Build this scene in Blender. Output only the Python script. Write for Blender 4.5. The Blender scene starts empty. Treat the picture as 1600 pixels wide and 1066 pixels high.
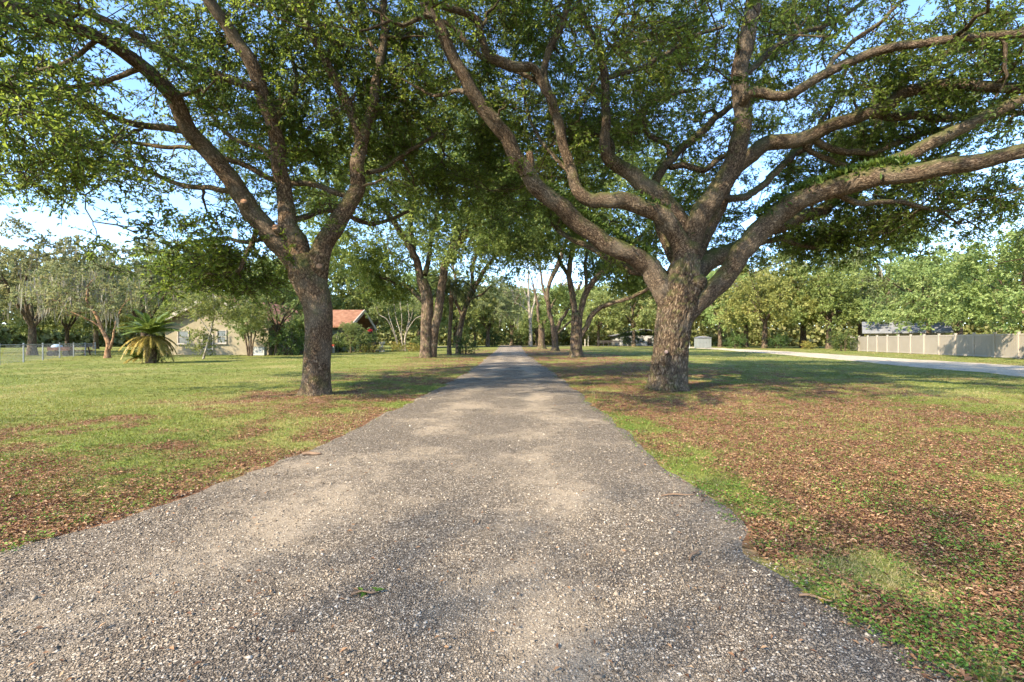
import bpy, math, random
import numpy as np
from mathutils import Vector, Matrix

random.seed(7)
RNG = np.random.default_rng(11)
SC = bpy.context.scene
COL = SC.collection
R = math.radians
F, H, CX, CY = 740.0, 1.3, 800.0, 533.0


def at(px, py, d):
    """Place a point: photo pixel and its own distance along the drive (metres)."""
    return np.array([(px - CX) / F * d, d, H + (CY - py) / F * d])


def gx(px, d):
    return (px - CX) / F * d


# ------------------------------------------------------------------ noise
def _hash(ix, iy, iz, seed):
    n = (ix.astype(np.int64) * 374761393 + iy.astype(np.int64) * 668265263 + iz.astype(np.int64) * 2147483647 + seed * 974711) & 0x7fffffff
    n = ((n ^ (n >> 13)) * 1274126177) & 0x7fffffff
    n = (n ^ (n >> 16)) * 668265263 & 0x7fffffff
    return (n & 0xffff) / 65535.0


def vnoise(p, seed=0):
    p = np.asarray(p, float)
    i = np.floor(p)
    f = p - i
    f = f * f * (3 - 2 * f)
    out = 0
    for dx in (0, 1):
        wx = f[..., 0] if dx else 1 - f[..., 0]
        for dy in (0, 1):
            wy = f[..., 1] if dy else 1 - f[..., 1]
            for dz in (0, 1):
                wz = f[..., 2] if dz else 1 - f[..., 2]
                out = out + wx * wy * wz * _hash(i[..., 0] + dx, i[..., 1] + dy, i[..., 2] + dz, seed)
    return out


def fbm(p, seed=0, oct=4):
    p = np.asarray(p, float)
    a, s, o = .5, 0, 0
    for k in range(oct):
        o = o + a * vnoise(p * 2 ** k + 17.3 * k, seed + k)
        s += a
        a *= .5
    return o / s


def fbm2(x, y, scale, seed=0, oct=4):
    return fbm(np.stack([x * scale, y * scale, np.zeros_like(x)], -1), seed, oct)


def sstep(a, b, x):
    t = np.clip((x - a) / (b - a), 0, 1)
    return t * t * (3 - 2 * t)


# ------------------------------------------------------------------ mesh helpers
def link(name, me, mat=None, parent=None, smooth=False):
    o = bpy.data.objects.new(name, me)
    COL.objects.link(o)
    if mat is not None:
        for m in (mat if isinstance(mat, (list, tuple)) else [mat]):
            me.materials.append(m)
    if parent is not None:
        o.parent = parent
    if smooth:
        me.polygons.foreach_set('use_smooth', np.ones(len(me.polygons), bool))
    return o


def mesh_np(name, V, faces, attrs=None, matidx=None):
    """faces: list of int arrays (n,k)."""
    me = bpy.data.meshes.new(name)
    V = np.asarray(V, np.float32).reshape(-1, 3)
    faces = [np.asarray(f, np.int32) for f in faces if len(f)]
    loops = np.concatenate([f.ravel() for f in faces])
    tot = np.concatenate([np.full(len(f), f.shape[1], np.int32) for f in faces])
    start = np.concatenate([[0], np.cumsum(tot)[:-1]]).astype(np.int32)
    me.vertices.add(len(V))
    me.vertices.foreach_set('co', V.ravel())
    me.loops.add(len(loops))
    me.loops.foreach_set('vertex_index', loops)
    me.polygons.add(len(tot))
    me.polygons.foreach_set('loop_start', start)
    try:
        me.polygons.foreach_set('loop_total', tot)
    except Exception:
        pass
    if matidx is not None:
        me.polygons.foreach_set('material_index', np.asarray(matidx, np.int32))
    me.update(calc_edges=True)
    for k, v in (attrs or {}).items():
        v = np.asarray(v, np.float32)
        if v.ndim == 1:
            a = me.attributes.new(k, 'FLOAT', 'POINT')
            a.data.foreach_set('value', v)
        else:
            a = me.attributes.new(k, 'FLOAT_VECTOR', 'POINT')
            a.data.foreach_set('vector', v.ravel())
    return me


def norm(v):
    return v / (np.linalg.norm(v, axis=-1, keepdims=True) + 1e-9)


def resample(pts, rad, step):
    """Catmull-Rom through pts, evenly resampled."""
    pts = np.asarray(pts, float)
    rad = np.asarray(rad, float)
    n = len(pts)
    P = np.vstack([2 * pts[0] - pts[1], pts, 2 * pts[-1] - pts[-2]])
    Q = np.concatenate([[rad[0]], rad, [rad[-1]]])
    outp, outr = [], []
    for i in range(n - 1):
        t = np.linspace(0, 1, 16, endpoint=False)[:, None]
        a, b, c, d = P[i], P[i + 1], P[i + 2], P[i + 3]
        outp.append(.5 * (2 * b + (c - a) * t + (2 * a - 5 * b + 4 * c - d) * t ** 2 + (3 * b - a - 3 * c + d) * t ** 3))
        outr.append(Q[i + 1] + (Q[i + 2] - Q[i + 1]) * t[:, 0])
    outp = np.vstack(outp + [pts[-1:]])
    outr = np.concatenate(outr + [rad[-1:]])
    s = np.concatenate([[0], np.cumsum(np.linalg.norm(np.diff(outp, axis=0), axis=1))])
    m = max(3, int(s[-1] / step) + 1)
    u = np.linspace(0, s[-1], m)
    pp = np.stack([np.interp(u, s, outp[:, k]) for k in range(3)], 1)
    # the evenly spaced points smooth themselves once
    pp[1:-1] = .25 * pp[:-2] + .5 * pp[1:-1] + .25 * pp[2:]
    return pp, np.interp(u, s, outr), u


def tangents(p):
    t = np.gradient(p, axis=0)
    return norm(t)


def tube(pts, rad, K=16, step=.08, amp=.1, ridge=0., seed=0, flare=0., flutes=0, tipcap=True, wig=0.):
    """One limb: rings along a smoothed polyline. Returns V, F(quads), bark coords."""
    p, r, s = resample(pts, rad, step)
    m = len(p)
    if wig:
        q = np.stack([s * 1.1 / (r.mean() * 5 + .25), s * 0 + seed * 2.3, s * 0], 1)
        env = np.minimum(1, np.minimum(s, s[-1] - s) / (.15 * s[-1]))[:, None]
        p = p + env * r[:, None] * wig * 2 * np.stack([fbm(q, 61, 3) - .5, fbm(q + 31, 62, 3) - .5, fbm(q + 57, 63, 3) - .5], 1)
    t = tangents(p)
    n0 = np.cross(t[0], [0.3, 1, .1])
    N = np.zeros_like(p)
    N[0] = norm(n0)
    for i in range(1, m):
        v = N[i - 1] - t[i] * np.dot(N[i - 1], t[i])
        N[i] = v / (np.linalg.norm(v) + 1e-9)
    B = np.cross(t, N)
    th = np.linspace(0, 2 * np.pi, K, endpoint=False)
    c, sn = np.cos(th), np.sin(th)
    rm = r.mean()
    bark = np.stack([np.broadcast_to(c * rm, (m, K)), np.broadcast_to(sn * rm, (m, K)), np.broadcast_to(s[:, None], (m, K))], -1)
    bark = bark + seed * 3.7
    lump = fbm(bark * np.array([1.1, 1.1, .8]) / max(rm, .05) * .55, seed, 3) - .5
    rr = r[:, None] * (1 + amp * 2 * lump)
    if flutes:
        hgt = s[:, None]
        fl = np.exp(-hgt / flare) if flare else np.zeros_like(hgt)
        ph = seed * 1.3
        rr = rr * (1 + .03 * np.sin(th * flutes + ph + .35 * hgt) + fl * (.30 + .16 * np.sin(th * flutes + ph) + .10 * np.sin(th * (flutes + 2) + 2 * ph)))
    if ridge:
        q = bark * np.array([13, 13, 4.2])
        w = fbm(bark * np.array([5, 5, 3]), seed + 5, 2)
        q = q + w[..., None] * np.array([3., 3., 0])
        a = vnoise(q, seed + 9)
        rd = np.minimum(1, np.abs(2 * a - 1) * 2.6)
        rr = rr + ridge * (rd - .75)
    if tipcap:
        rr[-1] *= .25
    V = p[:, None] + rr[..., None] * (N[:, None] * c[None, :, None] + B[:, None] * sn[None, :, None])
    i = np.arange(m - 1)[:, None] * K
    j = np.arange(K)[None, :]
    j2 = (j + 1) % K
    Fq = np.stack([i + j, i + j2, i + K + j2, i + K + j], -1).reshape(-1, 4)
    return V.reshape(-1, 3), Fq, bark.reshape(-1, 3), (p, r, t)


def multi_tubes(P, Rr, k=4):
    """Many thin branches at once. P (B,n,3), Rr (B,n)."""
    B_, n, _ = P.shape
    t = norm(np.gradient(P, axis=1))
    up = np.where(np.abs(t[..., 2:3]) > .9, np.array([1., 0, 0]), np.array([0, 0, 1.]))
    N = norm(np.cross(t, up))
    Bn = np.cross(t, N)
    th = np.linspace(0, 2 * np.pi, k, endpoint=False)
    V = P[:, :, None] + Rr[:, :, None, None] * (N[:, :, None] * np.cos(th)[None, None, :, None] + Bn[:, :, None] * np.sin(th)[None, None, :, None])
    base = (np.arange(B_) * n * k)[:, None, None]
    i = (np.arange(n - 1) * k)[None, :, None]
    j = np.arange(k)[None, None, :]
    j2 = (j + 1) % k
    Fq = np.stack([base + i + j, base + i + j2, base + i + k + j2, base + i + k + j], -1).reshape(-1, 4)
    s = np.cumsum(np.linalg.norm(np.diff(P, axis=1, prepend=P[:, :1]), axis=2), axis=1)
    bark = np.stack([np.broadcast_to(np.cos(th) * .05, (B_, n, k)), np.broadcast_to(np.sin(th) * .05, (B_, n, k)), np.broadcast_to(s[:, :, None], (B_, n, k))], -1)
    bark = bark + (np.arange(B_) * 1.37)[:, None, None, None]
    return V.reshape(-1, 3), Fq, bark.reshape(-1, 3)


def leaf_mesh(pos, axis, L, wr, rng, fold=.25, droop=.15, up_bias=.8):
    """Two folded triangles a leaf. Returns V, F, tint."""
    n = len(pos)
    axis = norm(axis)
    upv = norm(rng.normal(size=(n, 3)) * .75 + np.array([0, 0, up_bias]))
    side = norm(np.cross(axis, upv))
    nn = np.cross(side, axis)
    L = np.broadcast_to(L, (n,))[:, None]
    w = L * wr
    b = pos
    tip = pos + axis * L - nn * L * droop
    m = pos + axis * L * .5
    l = m + side * w * .5 + nn * w * fold
    r = m - side * w * .5 + nn * w * fold
    V = np.stack([b, l, tip, r], 1).reshape(-1, 3)
    i = np.arange(n)[:, None] * 4
    Ft = np.concatenate([i + np.array([[0, 2, 1]]), i + np.array([[0, 3, 2]])], 0)
    tint = np.repeat(rng.random(n), 4)
    return V, Ft, tint


class Acc:
    def __init__(s):
        s.V, s.Q, s.T, s.b, s.t, s.mq, s.mt, s.n = [], [], [], [], [], [], [], 0

    def add(s, V, Q=None, T=None, bark=None, tint=None, mat=0):
        if Q is not None and len(Q):
            s.Q.append(Q + s.n)
            s.mq.append(np.full(len(Q), mat))
        if T is not None and len(T):
            s.T.append(T + s.n)
            s.mt.append(np.full(len(T), mat))
        s.V.append(V)
        s.b.append(bark if bark is not None else np.zeros((len(V), 3)))
        s.t.append(tint if tint is not None else np.zeros(len(V)))
        s.n += len(V)

    def mesh(s, name):
        f = []
        mi = []
        if s.Q:
            f.append(np.concatenate(s.Q)); mi.append(np.concatenate(s.mq))
        if s.T:
            f.append(np.concatenate(s.T)); mi.append(np.concatenate(s.mt))
        return mesh_np(name, np.concatenate(s.V), f, {'bark': np.concatenate(s.b), 'tint': np.concatenate(s.t)}, np.concatenate(mi))


def tag(o, label=None, cat=None, group=None, kind=None):
    if label: o['label'] = label
    if cat: o['category'] = cat
    if group: o['group'] = group
    if kind: o['kind'] = kind
    return o


def empty(name, loc=(0, 0, 0), rz=0.):
    o = bpy.data.objects.new(name, None)
    COL.objects.link(o)
    o.location = loc
    o.rotation_euler = (0, 0, rz)
    o.empty_display_size = .2
    return o


# ------------------------------------------------------------------ materials
class NT:
    def __init__(s, name):
        s.m = bpy.data.materials.new(name)
        s.m.use_nodes = True
        s.t = s.m.node_tree
        s.t.nodes.clear()
        s.out = s.n('ShaderNodeOutputMaterial')

    def n(s, typ, **kw):
        nd = s.t.nodes.new(typ)
        for k, v in kw.items():
            if k.startswith('i_'):
                key = k[2:]
                nd.inputs[int(key) if key.isdigit() else key.replace('_', ' ')].default_value = v
            else:
                setattr(nd, k, v)
        return nd

    def l(s, a, b):
        s.t.links.new(a, b)

    def ramp(s, fac, stops, interp='LINEAR'):
        nd = s.n('ShaderNodeValToRGB')
        cr = nd.color_ramp
        cr.interpolation = interp
        while len(cr.elements) < len(stops):
            cr.elements.new(.5)
        for e, (p, c) in zip(cr.elements, stops):
            e.position = p
            e.color = (*c, 1) if len(c) == 3 else c
        s.l(fac, nd.inputs[0])
        return nd.outputs[0]

    def mix(s, fac, a, b, blend='MIX'):
        nd = s.n('ShaderNodeMix', data_type='RGBA', blend_type=blend)
        for v, sock in ((fac, 0), (a, 6), (b, 7)):
            if isinstance(v, (int, float)):
                nd.inputs[sock].default_value = v
            elif isinstance(v, tuple):
                nd.inputs[sock].default_value = (*v, 1)
            else:
                s.l(v, nd.inputs[sock])
        return nd.outputs[2]

    def math(s, op, a, b=0., clamp=False):
        nd = s.n('ShaderNodeMath', operation=op, use_clamp=clamp)
        for v, k in ((a, 0), (b, 1)):
            if isinstance(v, (int, float)):
                nd.inputs[k].default_value = v
            else:
                s.l(v, nd.inputs[k])
        return nd.outputs[0]

    def noise(s, vec, scale, detail=4, rough=.55, dist=0.):
        nd = s.n('ShaderNodeTexNoise')
        nd.inputs['Scale'].default_value = scale
        nd.inputs['Detail'].default_value = detail
        nd.inputs['Roughness'].default_value = rough
        nd.inputs['Distortion'].default_value = dist
        if vec is not None:
            s.l(vec, nd.inputs['Vector'])
        return nd.outputs['Fac']

    def scale(s, vec, sx, sy, sz):
        nd = s.n('ShaderNodeMapping')
        nd.inputs['Scale'].default_value = (sx, sy, sz)
        s.l(vec, nd.inputs['Vector'])
        return nd.outputs[0]

    def bsdf(s, color, rough=.8, spec=.3, bump=None, bstr=.5, bdist=.02):
        b = s.n('ShaderNodeBsdfPrincipled')
        if isinstance(color, tuple):
            b.inputs['Base Color'].default_value = (*color, 1)
        else:
            s.l(color, b.inputs['Base Color'])
        b.inputs['Roughness'].default_value = rough
        b.inputs['Specular IOR Level'].default_value = spec
        if bump is not None:
            bm = s.n('ShaderNodeBump')
            bm.inputs['Strength'].default_value = bstr
            bm.inputs['Distance'].default_value = bdist
            s.l(bump, bm.inputs['Height'])
            s.l(bm.outputs[0], b.inputs['Normal'])
        return b.outputs[0]

    def done(s, sh):
        s.l(sh, s.out.inputs['Surface'])
        return s.m


def mat_leaf(name, stops, trans=.35, rough=.5, objvar=.0, tval=1.6):
    k = NT(name)
    a = k.n('ShaderNodeAttribute', attribute_name='tint')
    c = k.ramp(a.outputs['Fac'], stops)
    if objvar:
        oi = k.n('ShaderNodeObjectInfo')
        hs = k.n('ShaderNodeHueSaturation')
        k.l(c, hs.inputs['Color'])
        v = k.n('ShaderNodeMapRange')
        v.inputs[3].default_value = 1 - objvar
        v.inputs[4].default_value = 1 + objvar
        k.l(oi.outputs['Random'], v.inputs[0])
        k.l(v.outputs[0], hs.inputs['Value'])
        h = k.n('ShaderNodeMapRange')
        h.inputs[3].default_value = .5 - .035
        h.inputs[4].default_value = .5 + .02
        w = k.n('ShaderNodeTexWhiteNoise', noise_dimensions='1D')
        k.l(oi.outputs['Random'], w.inputs['W'])
        k.l(w.outputs['Value'], h.inputs[0])
        k.l(h.outputs[0], hs.inputs['Hue'])
        c = hs.outputs[0]
    d = k.bsdf(c, rough, .35)
    tr = k.n('ShaderNodeBsdfTranslucent')
    hs = k.n('ShaderNodeHueSaturation')
    hs.inputs['Hue'].default_value = .478
    hs.inputs['Saturation'].default_value = 1.05
    hs.inputs['Value'].default_value = tval
    k.l(c, hs.inputs['Color'])
    k.l(hs.outputs[0], tr.inputs['Color'])
    mx = k.n('ShaderNodeMixShader')
    mx.inputs[0].default_value = trans
    k.l(d, mx.inputs[1])
    k.l(tr.outputs[0], mx.inputs[2])
    return k.done(mx.outputs[0])


def mat_bark(name, dark, mid, light, moss=.4, lichen=.3, sc=13., stretch=.3, bstr=.9):
    k = NT(name)
    a = k.n('ShaderNodeAttribute', attribute_name='bark')
    nv = k.n('ShaderNodeTexNoise')
    nv.inputs['Scale'].default_value = sc * .55
    nv.inputs['Detail'].default_value = 3
    k.l(a.outputs['Vector'], nv.inputs['Vector'])
    v0 = k.scale(a.outputs['Vector'], 1, 1, stretch)
    add = k.n('ShaderNodeVectorMath', operation='MULTIPLY_ADD')
    k.l(nv.outputs['Color'], add.inputs[0])
    add.inputs[1].default_value = (1.9 / sc, 1.9 / sc, .8 / sc)
    k.l(v0, add.inputs[2])
    vo = k.n('ShaderNodeTexVoronoi', feature='DISTANCE_TO_EDGE')
    vo.inputs['Scale'].default_value = sc
    k.l(add.outputs[0], vo.inputs['Vector'])
    r1 = k.noise(v0, sc * .9, 5, .62, .8)
    ridge = k.math('ABSOLUTE', k.math('MULTIPLY', k.math('SUBTRACT', r1, .5), 7.), True)
    ridge = k.math('MINIMUM', ridge, 1.0)
    fine = k.noise(v0, sc * 4., 4, .7)
    big = k.noise(a.outputs['Vector'], 1.6, 4)
    edge = k.math('MULTIPLY', vo.outputs['Distance'], 3.2, True)
    hgt = k.math('ADD', k.math('MULTIPLY', k.math('POWER', edge, .7), .32), k.math('ADD', k.math('MULTIPLY', ridge, .46), k.math('MULTIPLY', fine, .40)))
    c = k.ramp(hgt, [(.26, dark), (.62, mid), (1.0, light)])
    c = k.mix(k.math('MULTIPLY', k.math('SUBTRACT', big, .46), 2.6 * lichen, True), c, k.mix(fine, (.11, .092, .066), (.34, .29, .215)))
    geo = k.n('ShaderNodeNewGeometry')
    sep = k.n('ShaderNodeSeparateXYZ')
    k.l(geo.outputs['Normal'], sep.inputs[0])
    mossn = k.noise(a.outputs['Vector'], 3.3, 5, .65)
    mf = k.math('ADD', k.math('MULTIPLY', sep.outputs[2], .42), k.math('SUBTRACT', mossn, .52))
    mf = k.math('MULTIPLY', mf, 4.5 * moss, True)
    c = k.mix(mf, c, k.mix(fine, (.035, .045, .012), (.13, .14, .035)))
    return k.done(k.bsdf(c, .9, .15, hgt, bstr, .03))


def mat_plain(name, color, rough=.7, var=.25, sc=6., spec=.3, bump=.2, dark=None):
    k = NT(name)
    tc = k.n('ShaderNodeTexCoord')
    n = k.noise(tc.outputs['Object'], sc, 6, .6)
    d = dark or tuple(c * (1 - var) for c in color)
    l = tuple(min(1, c * (1 + var * .5)) for c in color)
    c = k.ramp(n, [(.3, d), (.7, l)])
    return k.done(k.bsdf(c, rough, spec, n, bump, .01))


M = {}
M['bark_brown'] = mat_bark('bark_brown', (.024, .015, .009), (.135, .084, .048), (.30, .21, .135), moss=.5, lichen=.7, sc=22, stretch=.5, bstr=.9)
M['bark_grey'] = mat_bark('bark_grey', (.016, .010, .006), (.115, .076, .046), (.29, .22, .15), moss=.55, lichen=.55, sc=17, stretch=.32, bstr=1.)
M['bark_limb'] = mat_bark('bark_limb', (.020, .013, .008), (.120, .080, .050), (.27, .20, .135), moss=.55, lichen=.6, sc=23, stretch=.50, bstr=.9)
M['bark_far'] = mat_bark('bark_far', (.03, .02, .014), (.12, .08, .052), (.23, .165, .115), moss=.5, lichen=.3, sc=6, stretch=.3)
M['bark_pale'] = mat_bark('bark_pale', (.16, .13, .10), (.31, .265, .205), (.45, .40, .32), moss=.0, lichen=.1, sc=6, stretch=.3, bstr=.3)
M['bark_orange'] = mat_bark('bark_orange', (.10, .05, .025), (.34, .19, .10), (.48, .30, .18), moss=.15, lichen=.1, sc=6, stretch=.3)

OAK = [(0, (.042, .054, .016)), (.35, (.072, .106, .020)), (.72, (.125, .172, .030)), (.93, (.20, .22, .048)), (1, (.22, .15, .06))]
M['oak_leaf'] = mat_leaf('oak_leaf', OAK, .54, tval=2.6)
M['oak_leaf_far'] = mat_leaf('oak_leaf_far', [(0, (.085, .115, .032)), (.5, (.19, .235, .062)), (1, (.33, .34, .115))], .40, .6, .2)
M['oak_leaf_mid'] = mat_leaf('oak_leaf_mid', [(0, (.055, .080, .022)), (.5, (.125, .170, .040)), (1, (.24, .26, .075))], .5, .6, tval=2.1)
M['light_leaf'] = mat_leaf('light_leaf', [(0, (.11, .16, .045)), (.5, (.215, .275, .085)), (1, (.35, .37, .15))], .38, .6, .2)
M['mossy_leaf'] = mat_leaf('mossy_leaf', [(0, (.09, .115, .042)), (.5, (.175, .20, .078)), (1, (.29, .29, .14))], .35, .7, .15)
M['red_leaf'] = mat_leaf('red_leaf', [(0, (.05, .04, .02)), (.5, (.10, .06, .03)), (1, (.2, .11, .06))], .35, .6)
M['shrub_leaf'] = mat_leaf('shrub_leaf', [(0, (.03, .06, .016)), (.5, (.075, .13, .03)), (1, (.15, .2, .06))], .35, .5, .2)
M['flower_leaf'] = mat_leaf('flower_leaf', [(0, (.10, .12, .02)), (.5, (.25, .24, .05)), (.8, (.34, .22, .06)), (1, (.4, .14, .08))], .3, .6)
M['moss_strand'] = mat_leaf('moss_strand', [(0, (.13, .118, .08)), (.5, (.22, .20, .14)), (1, (.32, .29, .22))], .3, .9)
M['fern'] = mat_leaf('fern', [(0, (.03, .06, .012)), (.6, (.075, .125, .02)), (1, (.14, .19, .035))], .4)
M['grass'] = mat_leaf('grass', [(0, (.08, .10, .018)), (.45, (.155, .18, .034)), (.8, (.245, .245, .062)), (1, (.36, .30, .13))], .3, .6)
M['weed'] = mat_leaf('weed', [(0, (.05, .10, .014)), (.5, (.10, .20, .026)), (1, (.18, .28, .04))], .3, .6)
M['litter'] = mat_leaf('litter', [(0, (.080, .038, .019)), (.35, (.170, .083, .041)), (.65, (.27, .145, .072)), (.9, (.37, .215, .105)), (1, (.44, .31, .18))], .12, .7)
M['wood_cut'] = mat_plain('wood_cut', (.36, .19, .10), .8, .3, 20)
M['wood_pale_cut'] = mat_plain('wood_pale_cut', (.62, .40, .30), .8, .3, 20)


# ------------------------------------------------------------------ trees
def moss_strands(pos, rng, n_each=8, Lm=(.4, 1.4), w=.07, spread=.35):
    n = len(pos) * n_each
    p = np.repeat(pos, n_each, 0) + rng.normal(size=(n, 3)) * spread * np.array([1, 1, .5])
    L = rng.uniform(*Lm, n) * rng.uniform(.5, 1, n)
    a = rng.uniform(0, np.pi, n)
    s = np.stack([np.cos(a), np.sin(a), np.zeros(n)], 1) * (w * rng.uniform(.5, 1.4, n))[:, None]
    sway = rng.normal(size=(n, 3)) * .06 * L[:, None]
    dn = np.array([0, 0, -1.]) * L[:, None]
    V = np.stack([p - s * .4, p + s * .4, p + dn * .5 + s * .6 + sway, p + dn + sway * 1.8, p + dn * .5 - s * .6 + sway], 1).reshape(-1, 3)
    i = np.arange(n)[:, None] * 5
    T = np.concatenate([i + np.array([[0, 1, 2]]), i + np.array([[0, 2, 4]]), i + np.array([[4, 2, 3]])])
    return V, T, np.repeat(rng.random(n), 5)


def shell(rng, n, c, r, lo=-.2, thick=.3, lobes=.22, gap=.0, gscale=.45, seed=0, zmin=None):
    """Leaf-clump centres in the outer layer of a lobed dome."""
    out = []
    c = np.asarray(c, float)
    r = np.asarray(r, float)
    while sum(len(o) for o in out) < n:
        d = norm(rng.normal(size=(n * 3, 3)))
        d = d[d[:, 2] > lo]
        k = 1 - thick * rng.random(len(d)) ** 1.6
        k = k * (1 + lobes * 2 * (fbm(d * 2.3 + 9, seed, 3) - .5))
        p = c + d * r * k[:, None]
        if gap:
            p = p[fbm(p * gscale, seed + 3, 2) > gap]
        if zmin is not None:
            p = p[p[:, 2] > zmin]
        out.append(p)
    return np.concatenate(out)[:n]


def blob(rng, n, c, r):
    p = norm(rng.normal(size=(n, 3))) * (rng.random(n) ** .4)[:, None]
    return np.asarray(c) + p * np.asarray(r)


def grow(name, limbs, clumps, rng, bark, leafmat, leaf=.08, per=80, twig=.55, tw_n=6, wr=.42, K=20, step=.09, ridge=0., seed=1,
         moss=0, mossL=(.4, 1.4), mossw=.07, branch_r=1., twig_mesh=True, spray=.5, trunk_parts=1, root=None, limb_bark=None, mossmat=None, droop=0.):
    """A tree: trunk + limbs (hand-laid centre lines), branchwork grown to the clumps, leaves on twigs."""
    root = root or empty(name)
    np_, nr_, nt_ = [], [], []
    for li, L in enumerate(limbs):
        pts, rad, opt = L[0], L[1], (L[2] if len(L) > 2 else {})
        pts = np.asarray(pts, float)
        kk = opt.get('K', K)
        V, Q, b, (p, r, t) = tube(pts, rad, kk, opt.get('step', step), opt.get('amp', .10), opt.get('ridge', ridge), seed + li,
                                  opt.get('flare', 0.), opt.get('flutes', 0), wig=opt.get('wig', .0 if opt.get('part') == 'trunk' else .9))
        part = opt.get('part', 'limb')
        if trunk_parts:
            me = mesh_np(part, V, [Q], {'bark': b})
            link(part, me, (limb_bark or bark) if part == 'limb' else bark, root, True)
        else:
            if li == 0:
                tacc = Acc()
            tacc.add(V, Q, bark=b)
        skip = opt.get('skip', .25 if part == 'limb' else .9)
        a = int(len(p) * skip)
        if opt.get('grow', True):
            np_.append(p[a:]); nr_.append(r[a:]); nt_.append(t[a:])
    if not trunk_parts:
        link('trunk', tacc.mesh('trunk'), bark, root, True)
    base = np.concatenate(np_)
    ncl = len(clumps)
    n = 6
    pos = np.zeros((len(base) + ncl * n, 3)); rad = np.zeros(len(pos)); tan = np.zeros((len(pos), 3))
    m = len(base)
    pos[:m] = base; rad[:m] = np.concatenate(nr_); tan[:m] = np.concatenate(nt_)
    # order: a far-spread subset first (big boughs), then the rest by closeness
    sub = max(4, ncl // 14)
    idx = [int(rng.integers(ncl))]
    dm = np.linalg.norm(clumps - clumps[idx[0]], axis=1)
    for _ in range(sub - 1):
        j = int(dm.argmax())
        idx.append(j)
        dm = np.minimum(dm, np.linalg.norm(clumps - clumps[j], axis=1))
    d0 = np.array([np.min(((base - c) ** 2).sum(1)) for c in clumps])
    first = sorted(idx, key=lambda j: d0[j])
    rest = [j for j in np.argsort(d0) if j not in set(idx)]
    BP = np.zeros((ncl, n, 3)); BR = np.zeros((ncl, n))
    tt = np.linspace(0, 1, n)[:, None]
    for q, j in enumerate(list(first) + list(rest)):
        c = clumps[j]
        dv = c - pos[:m]
        dd = np.sqrt((dv ** 2).sum(1))
        cost = dd - .25 * dd * (dv * tan[:m]).sum(1) / (dd + 1e-6)
        i = int(cost.argmin())
        p0 = pos[i]
        L = dd[i]
        dirv = dv[i] / (L + 1e-6)
        t0 = tan[i] * .7 + dirv
        t0 /= np.linalg.norm(t0) + 1e-6
        e = dirv + np.array([0, 0, .25 - droop]) + rng.normal(size=3) * .25
        e /= np.linalg.norm(e)
        a, b = p0 + t0 * L * .38, c - e * L * .3
        P = (1 - tt) ** 3 * p0 + 3 * (1 - tt) ** 2 * tt * a + 3 * (1 - tt) * tt ** 2 * b + tt ** 3 * c
        P[1:-1] += rng.normal(size=(n - 2, 3)) * .045 * L
        big = q < sub
        r0 = min(rad[i] * .72, (.016 + .011 * L if big else .007 + .006 * L) * branch_r)
        r1 = (.008 if big else .004) * branch_r
        rr = r0 + (r1 - r0) * tt[:, 0] ** .8
        BP[j] = P; BR[j] = rr
        pos[m:m + n - 1] = P[1:]; rad[m:m + n - 1] = rr[1:]
        tg = np.gradient(P, axis=0)
        tan[m:m + n - 1] = norm(tg[1:])
        m += n - 1
    V, Q, b = multi_tubes(BP, BR, 5)
    tag(link('branchwork', mesh_np('branchwork', V, [Q], {'bark': b}), bark, root, True), kind='stuff')
    # twigs and leaves
    acc = Acc()
    NT_ = ncl * tw_n
    start = np.repeat(clumps, tw_n, 0) + rng.normal(size=(NT_, 3)) * twig * .22
    bd = norm(np.repeat(BP[:, -1] - BP[:, -2], tw_n, 0))
    td = norm(rng.normal(size=(NT_, 3)) * np.array([1, 1, .6]) + bd * spray + np.array([0, 0, .12 - droop]))
    tl = twig * rng.uniform(.55, 1.35, NT_)
    u = np.linspace(0, 1, 4)[None, :, None]
    TP = start[:, None] + td[:, None] * tl[:, None, None] * u + np.array([0, 0, -1.]) * (tl[:, None, None] * (.22 + droop) * u ** 2)
    if twig_mesh:
        TR = np.linspace(.0055, .0018, 4)[None].repeat(NT_, 0) * branch_r
        V, Q, b = multi_tubes(TP, TR, 3)
        acc.add(V, Q, bark=b, mat=1)
    pl = max(1, per // tw_n)
    NL = NT_ * pl
    uu = rng.uniform(.12, 1.02, (NT_, pl))
    lp = start[:, None] + td[:, None] * (tl[:, None] * uu)[..., None] + np.array([0, 0, -1.]) * (tl[:, None] * (.22 + droop) * uu ** 2)[..., None]
    lp = lp.reshape(-1, 3) + rng.normal(size=(NL, 3)) * leaf * .25
    ax = norm(np.repeat(td, pl, 0) * .8 + rng.normal(size=(NL, 3)) * .8 + np.array([0, 0, -.1]))
    V, T, ti = leaf_mesh(lp, ax, leaf * rng.uniform(.45, 1.4, NL), wr, rng)
    # clumps differ a little in age: new growth is yellower
    ct = np.repeat(np.clip(rng.normal(.45, .2, ncl), 0, 1), tw_n * pl * 4)
    acc.add(V, T=T, tint=np.clip(ct * .62 + ti * .42 - .04, 0, 1), mat=0)
    link('crown', acc.mesh('crown'), [leafmat, bark], root)
    if moss:
        pick = rng.choice(ncl, min(ncl, moss), replace=False)
        V, T, ti = moss_strands(clumps[pick], rng, 9, mossL, mossw)
        a2 = Acc(); a2.add(V, T=T, tint=ti)
        tag(link('hanging_moss', a2.mesh('hanging_moss'), mossmat or M['moss_strand'], root), kind='stuff')
    return root


def px_limb(pts, taper_end=None, **opt):
    """pts: (px, py, distance, width in photo pixels)."""
    P = [at(x, y, d) for x, y, d, w in pts]
    Rr = [w * (.44 if opt.get('part') == 'trunk' else .41) * (.93 if d > 12 and d < 20 else 1) / F * d for x, y, d, w in pts]
    return (P, Rr, opt)


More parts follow.
